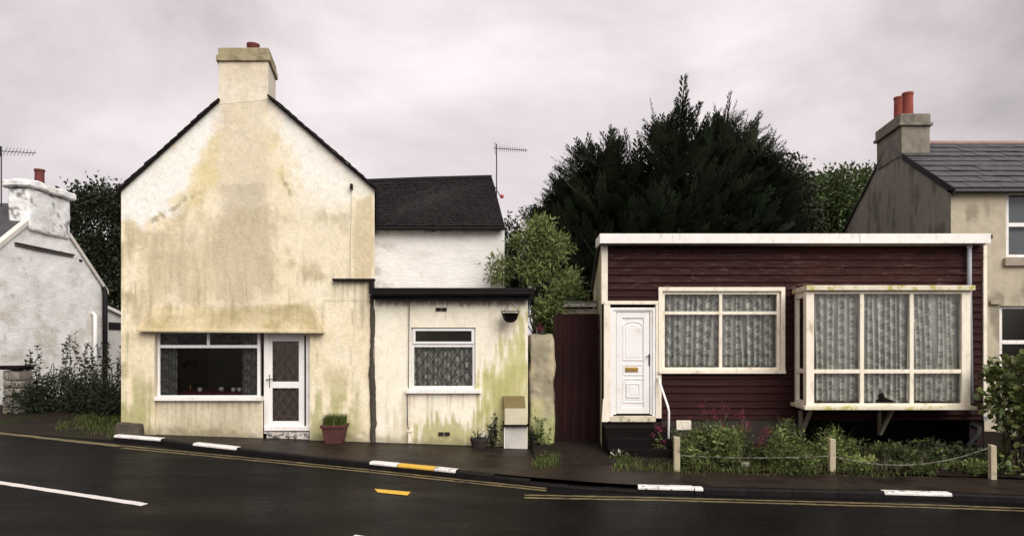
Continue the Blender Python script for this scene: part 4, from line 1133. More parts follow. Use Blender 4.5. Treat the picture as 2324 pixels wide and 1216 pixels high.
# bay window on brackets
YB = 13.1; VPY = (1373 - CX) / F
def by(x, y): return x + VPY * (y - YB)
bay = thing('bay', (SX(2010, YB), YB, SZ(930, YB)), None, None)
bay.parent = bun; bay.location = Vector(bay.location) - ORG[bun.name]
def bslab(b, px0, px1, py0, py1, ya=YB - .06, ex=.0):
    x0, x1, z1, z0 = SX(px0, YB), SX(px1, YB), SZ(py0, YB), SZ(py1, YB)
    b.hexa([(x0, ya, z0), (x1, ya, z0), (by(x1, D), D, z0), (by(x0, D), D, z0), (x0, ya, z1), (x1, ya, z1), (by(x1, D), D, z1), (by(x0, D), D, z1)])
b = MB(); bslab(b, 1826, 2208, 648, 659.5, YB - .08); b.build('bay_roof', M['lichen_board'], bay, bevel=.012)
b = MB(); bslab(b, 1822, 2212, 921, 929, YB - .09); b.build('bay_floor', M['lichen_board'], bay, bevel=.008)
b = MB()
def bx(p0, p1, y0, y1, ya, yb_): b.box(SX(p0, YB), SX(p1, YB), ya, yb_, SZ(y1, YB), SZ(y0, YB))
bx(1830, 1848, 659.6, 920.8, YB, YB + .09); bx(2183, 2203, 659.6, 920.8, YB, YB + .09)
bx(1848, 2183, 659.6, 666.5, YB + .003, YB + .085); bx(1848, 2183, 915, 920.8, YB + .003, YB + .085)
for m_ in (1957, 2070): bx(m_ - 4.5, m_ + 4.5, 666.5, 915, YB + .006, YB + .08)
for a, c in ((1848, 1952.5), (1961.5, 2065.5), (2074.5, 2183)): bx(a, c, 838, 847, YB + .012, YB + .075)
b.build('bay_frame', M['cream_paint'], bay, bevel=.005)
for a, c in ((1848, 1952.5), (1961.5, 2065.5), (2074.5, 2183)):
    for p, q in ((666, 839), (846, 916)):
        pane(bay, (a, c, p, q), YB + .045, M['glass'])
for xs_, nm in ((SX(1832, YB), 'l'), (SX(2201, YB), 'r')):
    b = MB()
    def sb(ya, yb_, py0, py1, w=.06, o=0):
        xa, xb = by(xs_, ya), by(xs_, yb_); z1, z0 = SZ(py0, YB), SZ(py1, YB); s = 1 if nm == 'l' else -1
        b.hexa([(xa + o * s, ya, z0), (xa + w * s, ya, z0), (xb + w * s, yb_, z0), (xb + o * s, yb_, z0), (xa + o * s, ya, z1), (xa + w * s, ya, z1), (xb + w * s, yb_, z1), (xb + o * s, yb_, z1)])
    sb(YB + .095, YB + .26, 659.7, 920.7); sb(D - .16, D - .0, 659.7, 920.7); sb(YB + .26, D - .16, 659.8, 672, .058, .002); sb(YB + .26, D - .16, 912, 920.6, .058, .002); sb(YB + .26, D - .16, 838, 848, .056, .004)
    b.build('bay_side', M['cream_paint'], bay)
    b = MB(); s = .03 if nm == 'l' else -.03
    b.quad((by(xs_, YB + .26) + s, YB + .26, SZ(913, YB)), (by(xs_, D - .16) + s, D - .16, SZ(913, YB)), (by(xs_, D - .16) + s, D - .16, SZ(671, YB)), (by(xs_, YB + .26) + s, YB + .26, SZ(671, YB)))
    b.build('bay_side_pane', M['glass'], bay)
BRM = mat('bracket_wood', (.24, .205, .15), .85, .3, 5, .4, 30, col2=(.10, .085, .06), thr=(.5, .65), s2=8)
for px, yy in ((1812, 985), (1990, 985)):
    b = MB(); x0 = SX(px)
    b.box(x0 - .02, x0 + .04, D - .10, D - .05, SZ(yy), SZ(930)); 
    xt = x0 + .06
    b.hexa([(x0 - .02, D - .12, SZ(yy)), (x0 + .045, D - .12, SZ(yy)), (x0 + .045, D - .05, SZ(yy)), (x0 - .02, D - .05, SZ(yy)),
            (xt - .02, YB + .40, SZ(930, YB)), (xt + .045, YB + .40, SZ(930, YB)), (xt + .045, YB + .48, SZ(930, YB)), (xt - .02, YB + .48, SZ(930, YB))])
    b.build('bay_bracket', BRM, bay)
for k, (a, c, lab, tr, sd) in enumerate(((1850, 1954, 'lace net curtain behind left pair of bay panes', None, 31), (1960, 2068, 'torn lace net curtain behind middle pair of bay panes', [(1985, 926), (1996, 876), (2008, 902), (2030, 908), (2042, 926)], 32), (2073, 2181, 'lace net curtain behind right pair of bay panes', None, 33))):
    net_curtain('net_curtain', (a, c, 668, 916 if k != 1 else 917), YB + .16, lab, seed=sd, density=1.15, tear=tr, pitch=.10, amp=.026, tone=1.0, group='net curtains of the bay window')
def sk(V):
    t = (V[:, 0] - SX(1850, YB))
    W = V.copy(); W[:, 1] = YB + .28 + t; W[:, 0] = by(SX(1832, YB), W[:, 1]) + .09 + (V[:, 1] - (YB + .16)); return W
net_curtain('net_curtain', (1850, 1908, 668, 916), YB + .16, 'dim net curtain behind narrow left side panes of bay', seed=34, density=.8, skew=sk, tone=.75)
# plinth, step patch, rain pipe
b = MB(); b.box(SX(1790), SX(2240), D + .9, D + .95, SZ(1060), SZ(940)); b.box(SX(1790), SX(1800), D + .03, D + .9, SZ(1060), SZ(940)); b.box(SX(2206), SX(2216), D + .03, D + .9, SZ(1060), SZ(940)); b.build('bay_shade_box', M['dark_concrete'], bun)  # near-black box added to give the deep shade under the bay
b = MB(); b.box(SX(1501), SX(1808), D - .015, D + .015, SZ(1060), SZ(951)); b.build('plinth', mat('plinth', (.036, .029, .024), .9, .3, 3, .5, 30), bun)
b = MB(); b.box(SX(1534), SX(1568), D - .04, D - .012, SZ(975), SZ(953)); b.build('plinth_patch', M['cream_paint'], bun, bevel=.01)
b = MB(); b.tube([PT(2200, 556, D - .12), PT(2200, 646, D - .12), PT(2201, 700, D - .10), PT(2204.5, 940, D - .10)], .042, 10); b.tube([PT(2200, 562, D - .12), PT(2200, 556, D - .12)], .055, 10)
b.build('downpipe', M['metal_grey'], bun, smooth=True)
b = MB(); b.tube([PT(2206, 966, D - .2), PT(2222, 972, D - .4), PT(2220, 986, D - .5), PT(2196, 1012, D - .6), PT(2190, 1030, D - .6)], .045, 10); tag(b.build('loose_pipe', mat('loose_pipe', (.09, .09, .095), .6, .2, 4, .1, 30), None, smooth=True), 'bent grey drain pipe end lying below right corner of bay', 'pipe')
b = MB(); b.box(SX(2228), SX(2237), D - .06, D + .1, SZ(953), SZ(944.3)); b.build('board_foot', M['metal_grey'], bun)

stp = thing('entrance_steps', (SX(1445), D - .5, -.4), 'dark wet concrete steps up to the white front door', 'steps')
for k, (zt, ya) in enumerate(((SZ(963), 13.52), (SZ(963) - .175, 13.22), (SZ(963) - .35, 12.96))):
    b = MB(); b.box(SX(1366) + .004 * k, SX(1512) - .004 * k, ya, D - .012 + .002 * k, -.6, zt); b.build('step', M['dark_concrete'], stp, bevel=.012)
b = MB(); b.tube([PT(1494, 856, D - .09), PT(1497, 866, D - .12), PT(1516, 922, 13.32), PT(1518, 934, 13.30), PT(1516.5, 1040, 13.24)], .0205, 10)
tag(b.build('handrail', M['white_metal'], None, smooth=True), 'bent white metal handrail beside the door steps', 'handrail')

# ------------------------------------------------------------------ alley: wall stub, boarded gate, shed behind
def paint_stub(w):
    px = w[:, 0] * 80 + w[:, 1] * 60; py = -w[:, 2] * 100
    n1 = fbm(px / 30, py / 30, 81, 5) - .5; n2 = fbm(px / 8, py / 8, 82, 3) - .5
    c = np.repeat(np.array((0.42, 0.36, 0.25))[None, :], len(px), 0)
    c = blend(c, (0.24, 0.215, 0.15), sstep(-.06, .14, n1) * .85)
    c = blend(c, (0.50, 0.40, 0.24), sstep(.05, .22, -n1 + n2 * .5) * .55)
    c = blend(c, (0.33, 0.36, 0.12), sstep(-.35, -.9, w[:, 2] + n1 * 1.2) * .0 + sstep(.75, -.15, w[:, 2] + n1) * .75)
    c = blend(c, (0.13, 0.115, 0.09), sstep(.20, .30, n2 + n1 * .3) * .8)
    return np.clip(c * (1 + n2 * .3)[:, None], .01, .8)
stub = lump('garden_wall', M['stucco'], None, SX(1201, 14.3), SX(1260, 14.3), 14.3, 17.0, -.6, SZ(757, 14.3), (14, 16, 40), .035, 6, colors=paint_stub)
tag(stub, 'weathered rendered garden wall stub with peeling cream plaster', 'garden wall')
GY = 15.0
gate = thing('side_gate', (SX(1320, GY), GY, -.3), 'dark maroon vertical boarded side gate beside bungalow', 'gate')
n = 6
for k in range(n):
    a, c = lerp(1256, 1380, k / n), lerp(1256, 1380, (k + 1) / n)
    j = rnd.uniform(-.006, .006)
    b = MB(); b.box(SX(a, GY) + .004, SX(c, GY) - .004, GY + j, GY + .03 + j, -.3, SZ(712, GY) + rnd.uniform(-.01, .01)); b.build('plank', M['maroon_dark'], gate)
b = MB(); b.box(SX(1256, GY), SX(1380, GY), GY + .04, GY + .09, SZ(760, GY), SZ(748, GY)); b.box(SX(1256, GY), SX(1380, GY), GY + .04, GY + .09, SZ(880, GY), SZ(868, GY)); b.build('gate_rail', M['maroon_dark'], gate)
shed = thing('lean_to_shed', (SX(1310, 17.2), 17.2, -.3), 'lean-to shed with worn white roof edge behind the side gate', 'shed')
SHY = 16.9
b = MB(); b.box(SX(1262, SHY), SX(1362, SHY), SHY, SHY + 2.6, -.4, SZ(700, SHY)); b.build('shed_wall', M['maroon_dark'], shed)
b = MB(); b.box(SX(1268, SHY), SX(1352, SHY), SHY - .18, SHY - .14, SZ(697, SHY), SZ(687, SHY)); b.build('fascia_board', M['white_paint'], shed, bevel=.005)
b = MB(); b.box(SX(1262, SHY), SX(1362, SHY), SHY - .08, SHY - .002, SZ(712, SHY), SZ(701, SHY)); b.build('head_board', M['cream_paint'], shed)
b = MB(); b.box(SX(1262, SHY), SX(1362, SHY), SHY - .2, SHY + 2.7, SZ(687, SHY) + .002, SZ(684, SHY)); b.build('roof', mat('shed_roof', (.30, .28, .26), .8, .3, 3, .3, 30), shed)

# ------------------------------------------------------------------ grey two-storey house on the right
HY = 18.0; VH = (1343 - CX) / F; HX = SX(2158, HY)
gh = thing('grey_house', (HX, HY, -.4), 'grey rendered two-storey house with slate roof on the right edge', 'house')
PZ = lambda z: CY - (z - EYE) / HY * F
EZ, AZ, AT = SZ(424, HY), 7.93, 3.85
def side_top(p):
    t = (2158 - p) / (F / HY)
    return PZ(lerp(EZ, AZ, t / AT) if t < AT else lerp(AZ, EZ, (t - AT) / AT))
def conv(V):
    t = HX - V[:, 0]; W = V.copy(); W[:, 0] = HX + VH * t + (V[:, 1] - HY); W[:, 1] = HY + t; return W
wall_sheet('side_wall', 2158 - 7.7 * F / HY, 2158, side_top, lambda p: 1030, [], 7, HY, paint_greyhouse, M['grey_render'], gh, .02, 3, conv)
def paint_gfront_lit(px, py):
    return paint_greyhouse(px, py) * np.array((1.75, 1.66, 1.5))  # same render painted brighter: the front's stronger light put into its colour
hl = [(2283, 2420, 436, 586), (2268, 2420, 694, 870)]
wall_sheet('front_wall', 2158, 2950, lambda p: PZ(EZ), lambda p: 1030, hl, 6, HY, paint_gfront_lit, M['grey_render'], gh, .012, 8)
b = MB(); XR = SX(2950, HY)
b.quad((XR, HY, -1), (XR, HY + 7.7, -1), (XR, HY + 7.7, EZ), (XR, HY, EZ)); b.quad((HX + VH * 7.7, HY + 7.7, -1), (HX + VH * 7.7, HY + 7.7, EZ), (XR, HY + 7.7, EZ), (XR, HY + 7.7, -1))
b.build('rear_wall', M['plain_wall'], gh)
# roof
def rp(s, t, lift=0.0, ov=.03):
    """roof point: s metres along the eave from the verge, t 0 at the eave to 1 at the ridge"""
    dep = lerp(-.22, AT, t); z = EZ + (AZ - EZ) / AT * dep
    return Vector((HX - ov + VH * dep + s, HY + dep, z + .03 + lift))
RL = XR - HX + .2
b = MB()
lo = Vector((0, 0, -.07))
q = [rp(0, 0), rp(RL, 0), rp(RL, 1), rp(0, 1)]
b.hexa([tuple(p + lo) for p in q] + [tuple(p) for p in q])
rb = [Vector((HX - .1 + VH * 7.9, HY + 7.9, EZ - .08)), Vector((XR + .2 , HY + 7.9, EZ - .08))]
q2 = [rp(0, 1), rp(RL, 1), rb[1], rb[0]]
b.hexa([tuple(p + lo) for p in q2] + [tuple(p) for p in q2])
ghr = b.build('roof', M['grey_slate'], gh)
NR = 9; SW = .42
nrm = Vector((0, -(AZ - EZ), AT)).normalized()
sm = None
for r in range(NR):
    t0, t1 = r / NR, min(1, (r + 1.16) / NR)
    for k in range(-1, 12):
        s0 = k * SW + (r % 2) * SW / 2
        s1 = s0 + SW - .012
        s0c = max(0.0, s0)
        if s1 < .08 or HX + s0 > 16.4 * lerp(.82, 1, r / NR): continue
        if s0 < 0:
            pts = [rp(s0c, t0, .040), rp(s1, t0, .040), rp(s1, t1, .012), rp(s0c, t1, .012)]
            b = MB(); b.hexa([tuple(p - nrm * .012) for p in pts] + [tuple(p) for p in pts]); b.build('slate', M['grey_slate'], gh)
            continue
        c0 = rp((s0 + s1) / 2, t0)
        if sm is None:
            pts = [rp(s0c, t0, .040), rp(s1, t0, .040), rp(s1, t1, .012), rp(s0c, t1, .012)]
            b = MB(); b.hexa([tuple(p - nrm * .012) for p in pts] + [tuple(p) for p in pts]); sm = b.build('slate', M['grey_slate'], gh); base = c0; loc0 = sm.location.copy()
        else:
            o = dup(sm, gh, loc0 + (c0 - base) + nrm * rnd.uniform(-.004, .010), (rnd.uniform(-.012, .012), rnd.uniform(-.012, .012), rnd.uniform(-.02, .02)))
b = MB(); b.tube([tuple(rp(-.0, 1, .02)), tuple(rp(RL, 1, .02))], .085, 10); b.build('ridge_tiles', M['ridge_tile'], gh)
b = MB(); b.box(HX - .12, XR, HY - .20, HY - .02, EZ - .16, EZ - .03); b.build('gutter', M['black_paint'], gh, bevel=.03)
b = MB()
p = [rp(.0, 0, .0, .05), rp(0, .73, .0, .05)]
b.hexa([tuple(p[0] + Vector((0, 0, -.16))), tuple(p[0] + Vector((.045, 0, -.16))), tuple(p[1] + Vector((.045, 0, -.16))), tuple(p[1] + Vector((0, 0, -.16))), tuple(p[0] + Vector((0, 0, .02))), tuple(p[0] + Vector((.05, 0, .02))), tuple(p[1] + Vector((.05, 0, .02))), tuple(p[1] + Vector((0, 0, .02)))])
b.build('verge_board', M['black_paint'], gh)
# chimney
def cy_box(b, ya, yb_, w0, w1, z0, z1):
    fx = lambda y, w: HX + VH * (y - HY) + w
    b.hexa([(fx(ya, w0), ya, z0), (fx(ya, w1), ya, z0), (fx(yb_, w1), yb_, z0), (fx(yb_, w0), yb_, z0), (fx(ya, w0), ya, z1), (fx(ya, w1), ya, z1), (fx(yb_, w1), yb_, z1), (fx(yb_, w0), yb_, z1)])
gcm = mat('grey_chimney', (0.20, 0.178, 0.142), .9, .3, 3, .5, 30, col2=(.10, .085, .07), thr=(.5, .66), s2=2.2, st2=(1, 1, .5))
CY0, CY1 = 20.8, 22.6
zt = SZ(258, CY0)
b = MB(); cy_box(b, CY0, CY1, -.028, .80, 7.35, zt - .36); gch = b.build('chimney', gcm, gh)
b = MB(); cy_box(b, CY0 - .07, CY1 + .07, -.12, .87, zt - .36, zt - .27); b.build('chimney_band', gcm, gch, bevel=.012)
b = MB(); cy_box(b, CY0 - .02, CY1 + .02, -.075, .82, zt - .27, zt); b.build('chimney_cap', gcm, gch, bevel=.015)
for yy, px, tp, lab in ((21.25, 2060, 208, None), (22.15, 2040.5, 218, None)):
    zz = SZ(tp, yy) - .05; rr = .155
    b = MB(); b.lathe((SX(px, yy), yy, zt - .02), [(0, 0), (rr * 1.08, 0), (rr, .1), (rr * .93, zz - zt - .05), (rr * 1.04, zz - zt - .04), (rr * 1.04, zz - zt + .02), (rr * .8, zz - zt + .02), (rr * .75, .1)], 18)
    b.build('chimney_pot', M['red_clay'], gch, smooth=False)
b = MB(); b.box(SX(2245, HY), SX(2268, HY), HY - .07, HY + .02, SZ(691, HY), SZ(683, HY)); b.build('string_course', M['concrete'], gh, bevel=.01)
for r_, tb, sill in (((2283, 2420, 436, 584), 510, (586, 604)), ((2268, 2420, 694, 868), 776, None)):
    w_ = frame(gh, 'window', r_, HY + .09, .07, .07, M['white_paint'], hb=[(tb, None, None)], vb=[(2352, None, None)], wh=.10, wv=.09)
    pane(w_, (r_[0] + 3, r_[1] - 3, r_[2] + 3, tb - 3), HY + .13, M['glass'] if sill else M['dark_glass']); pane(w_, (r_[0] + 3, r_[1] - 3, tb + 3, r_[3] - 3), HY + .14, M['glass'] if sill else M['dark_glass'])
    if sill:
        MB().box(SX(2276, HY), SX(2426, HY), HY - .10, HY + .16, SZ(sill[1], HY), SZ(sill[0], HY)).build('sill', M['concrete'], w_, bevel=.01)
o = net_curtain('sky_reflection_sheet', (2286, 2416, 440, 582), HY + .26, 'grey sheet added behind the upper sash for the sky reflected there', 'sky_reflection_sheet', .4, .002, 6, hem=False, density=1.5, m=mat('sky_reflection_sheet', (.22, .24, .26), .9, .1, 2, 0))  # added grey-blue sheet, gives the panes the tone of reflected sky

# ------------------------------------------------------------------ whitewashed cottage on the left edge
KXW = -13.0
cot = thing('white_cottage', (KXW, 20, 0), 'small whitewashed cottage with a stone chimney at the left edge', 'cottage')
KS = F / 20.0
kz = lambda z: CY - (z - EYE) / 20.0 * F
def cot_z(y): return min(4.46 + .73 * (y - 18.2), 3.57 + .78 * (22.58 - y))
def cconv(V):
    W = V.copy(); W[:, 1] = 20 + V[:, 0]; W[:, 0] = KXW - (V[:, 1] - 20); return W
p0, p1 = CX + (17.0 - 20) * KS, CX + (22.6 - 20) * KS
ap = CX + (19.87 - 20) * KS
wall_sheet('gable_wall', p0, p1, lambda p: kz(cot_z(20 + (p - CX) / KS)), lambda p: 905, [], 5, 20.0, lambda x, y: paint_cottage(x, y), M['whitewash'], cot, .045, 6, cconv)
b = MB()
b.quad((KXW, 17.0, -1), (KXW - 7, 17.0, -1), (KXW - 7, 17.0, 3.57), (KXW, 17.0, 3.57)); b.quad((KXW, 22.6, -1), (KXW, 22.6, 3.57), (KXW - 7, 22.6, 3.57), (KXW - 7, 22.6, -1))
b.build('front_wall', M['plain_wall'], cot)
b = MB()
for ya, yb_ in ((16.8, 19.87), (22.8, 19.87)):
    za, zb_ = cot_z(ya), cot_z(yb_)
    b.hexa([(KXW + .03, ya, za - .02), (KXW - 7, ya, za - .02), (KXW - 7, yb_, zb_ - .02), (KXW + .03, yb_, zb_ - .02), (KXW + .03, ya, za + .07), (KXW - 7, ya, za + .07), (KXW - 7, yb_, zb_ + .07), (KXW + .03, yb_, zb_ + .07)])
b.build('roof', M['grey_slate'], cot)
for ya, yb_ in ((16.9, 18.98), (22.75, 20.8)):
    b = MB()
    za, zb_ = cot_z(ya) + .02, cot_z(yb_) + .02
    b.hexa([(KXW + .034, ya, za - .06), (KXW + .07, ya, za - .06), (KXW + .07, yb_, zb_ - .06), (KXW + .034, yb_, zb_ - .06), (KXW - .1, ya, za + .075), (KXW + .07, ya, za + .075), (KXW + .07, yb_, zb_ + .075), (KXW - .1, yb_, zb_ + .075)])
    b.build('verge', M['plain_wall'], cot)
def cpaint(w):
    x = w[:, 1] * 80 + w[:, 0] * 70; y = -w[:, 2] * 80
    c = paint_cottage(x, y + 500)
    n2 = fbm(x / 7, y / 7, 91, 3) - .5; n1 = fbm(x / 25, y / 25, 92, 3) - .5
    c = blend(c, (.07, .062, .055), sstep(.17, .25, n2 + n1 * .6 + np.where((w[:, 0] < KXW - .2), .10, -.06)) * .75)
    return np.clip(c, .01, .8)
ch = lump('chimney', M['whitewash'], cot, KXW - .52, KXW + .085, 18.98, 20.80, 4.85, 6.02, (8, 18, 18), .03, 3, colors=cpaint)
lump('chimney_cap', M['whitewash'], ch, KXW - .62, KXW + .19, 18.86, 20.95, 6.0, 6.21, (8, 18, 5), .05, 5, colors=cpaint)
b = MB(); b.lathe((KXW - .22, 19.85, 6.1), [(0, 0), (.135, 0), (.125, .1), (.12, .52), (.14, .53), (.14, .58), (.10, .58), (.1, .1)], 16); b.build('chimney_pot', M['dark_clay'], ch, smooth=False)
b = MB(); b.box(KXW - .02, KXW + .08, 18.5, 21.0, 4.43, 4.455); b.build('drip_course', M['slate'], cot); 
b = MB(); b.box(KXW - .02, KXW + .05, 18.5, 20.95, 4.37, 4.39); b.build('drip_course', M['mortar'], cot)
b = MB(); b.box(KXW - .02, KXW + .015, 21.28, 21.44, SZ(594, 21.3), SZ(588, 21.3)); b.build('wall_vent', M['black_paint'], cot)
b = MB(); b.tube([(KXW + .12, 22.45, -.3), (KXW + .12, 22.45, 3.5), (KXW + .0, 22.55, 3.62)], .075, 10); b.build('downpipe', M['black_paint'], cot, smooth=True)
b = MB(); b.tube([(KXW + .1, 21.95, -.3), (KXW + .1, 21.95, 2.7), (KXW + .02, 21.95, 2.78)], .065, 10); b.build('soil_pipe', M['whitewash'] if False else M['upvc'], cot, smooth=True)
b = MB()
b.hexa([(KXW - 4, 22.62, -1), (KXW, 22.62, -1), (KXW, 25.2, -1), (KXW - 4, 25.2, -1), (KXW - 4, 22.62, 2.95), (KXW, 22.62, 2.95), (KXW, 25.2, 2.40), (KXW - 4, 25.2, 2.40)])
lt = b.build('lean_to', M['plain_wall'] if False else mat('lean_wall', (.60, .58, .55), .85, .15, 3, .3, 20), cot)
b = MB(); b.hexa([(KXW - 4, 22.62, 2.955), (KXW + .1, 22.62, 2.955), (KXW + .1, 25.4, 2.365), (KXW - 4, 25.4, 2.365), (KXW - 4, 22.62, 3.05), (KXW + .1, 22.62, 3.05), (KXW + .1, 25.4, 2.46), (KXW - 4, 25.4, 2.46)]); b.build('lean_to_roof', M['white_paint'], lt)
b = MB(); b.box(KXW - .02, KXW + .02, 22.85, 23.55, 2.28, 2.52); b.build('lean_to_window', M['black_paint'], lt)

gp_ = thing('stone_gatepost', (-12.2, 16.9, 0), 'rough stone gatepost with flat cap at the left edge', 'gatepost')
z = pave_z(-12) - .1; k = 0
PW0, PW1 = SX(4, 16.7), SX(45, 16.7)
while z < 1.12:
    h = rnd.uniform(.17, .26); w = PW1 - PW0
    cut = PW0 + w * rnd.uniform(.35, .65)
    for a, c in ((PW0, cut), (cut, PW1)):
        lump('stone', M['stone'], gp_, a + .008, c - .008, 16.7 + rnd.uniform(-.02, .02), 17.15, z + .006, z + h - .006, (3, 3, 3), .02, k); k += 1
    z += h
b = MB(); b.box(PW0 + .03, PW1 - .03, 16.76, 17.1, -.3, z - .02); b.build('mortar_core', M['mortar'], gp_)
lump('cap_stone', M['dark_concrete'], gp_, PW0 - .05, PW1 + .03, 16.64, 17.2, z, z + .10, (5, 4, 3), .02, 77)

# ------------------------------------------------------------------ trees and plants
def rs(seed): return np.random.RandomState(seed)
def unit(v): return v / (np.linalg.norm(v, axis=-1, keepdims=True) + 1e-9)
def leaf_geo(R, P, L, W, up=.3, dirs=None, jit=.8, curl=.12):
    """leaves as folded four-point blades; P (n,3) bases"""
    n = len(P)
    t = R.normal(size=(n, 3)); t[:, 2] += up
    t = unit(t)
    if dirs is not None: t = unit(dirs + t * jit)
    s = unit(np.cross(t, R.normal(size=(n, 3))))
    nn = np.cross(s, t)
    L = np.broadcast_to(L, (n,)) * R.uniform(.65, 1.25, n); Wd = np.broadcast_to(W, (n,)) * R.uniform(.7, 1.2, n)
    a = P; tip = P + t * L[:, None] - nn * (L * curl)[:, None]
    m1 = P + t * (L * .48)[:, None] + s * (Wd * .5)[:, None] + nn * (L * .08)[:, None]
    m2 = P + t * (L * .48)[:, None] - s * (Wd * .5)[:, None] + nn * (L * .08)[:, None]
    V = np.stack([a, m1, tip, m2], 1).reshape(-1, 3)
    b = np.arange(n)[:, None] * 4
    Fq = np.concatenate([b + np.array([[0, 1, 2]]), b + np.array([[0, 2, 3]])], 0)
    g = R.uniform(.7, 1.35, n)[:, None] * (1 + R.normal(size=(n, 3)) * .07)
    return V, Fq, np.repeat(g, 4, 0)
def limb(b, p, q, r0, r1, R, n=5, wob=.08):
    p, q = np.array(p), np.array(q); L = np.linalg.norm(q - p)
    pts = [p + (q - p) * i / n + (R.normal(size=3) * wob * L / n if 0 < i < n else 0) for i in range(n + 1)]
    b.tube([tuple(x) for x in pts], [lerp(r0, r1, i / n) for i in range(n + 1)], 6)
    return pts
def crown_points(R, lobes, n, per, spread):
    """clump centres spread over the outer half of several ellipsoids"""
    w = np.array([l[3] * l[5] for l in lobes]); w = w / w.sum()
    k = R.choice(len(lobes), n, p=w)
    d = unit(R.normal(size=(n, 3))); r = R.uniform(.35, 1, n) ** .5
    Lb = np.array(lobes)
    C = Lb[k, :3] + d * r[:, None] * Lb[k, 3:6]
    P = np.repeat(C, per, 0) + R.normal(size=(n * per, 3)) * spread
    return C, P, np.repeat(d, per, 0)
def broadleaf(name, base, lobes, n, per, L, W, m, label, seed, spread=.22, trunk_r=.18, group=None, cat='tree', trunk=True, branches=10):
    R = rs(seed)
    t = thing(name, base, label, cat, group)
    C, P, dd = crown_points(R, lobes, n, per, spread)
    V, Fq, g = leaf_geo(R, P, L, W, .1, dd, 1.0)
    tone = np.repeat(R.uniform(.75, 1.25, n), per * 4)
    np_mesh('crown', V, Fq, m, t, colors=g * tone[:, None])
    if trunk:
        b = MB()
        top = np.array(lobes[0][:3]); bs = np.array(base, float); bs[2] -= .3
        pts = limb(b, bs, top, trunk_r, trunk_r * .35, R, 6)
        b.build('trunk', M['bark'], t, smooth=True)
        b = MB()
        for i in R.choice(n, min(branches, n), replace=False):
            s = pts[R.randint(2, len(pts) - 1)]
            limb(b, s, C[i], trunk_r * .3, trunk_r * .06, R, 4, .12)
        b.build('limbs', M['bark'], t, smooth=True)
    return t
def lob(px, py, Y, rx, ry, rz): return (SX(px, Y), Y, SZ(py, Y), rx, ry, rz)

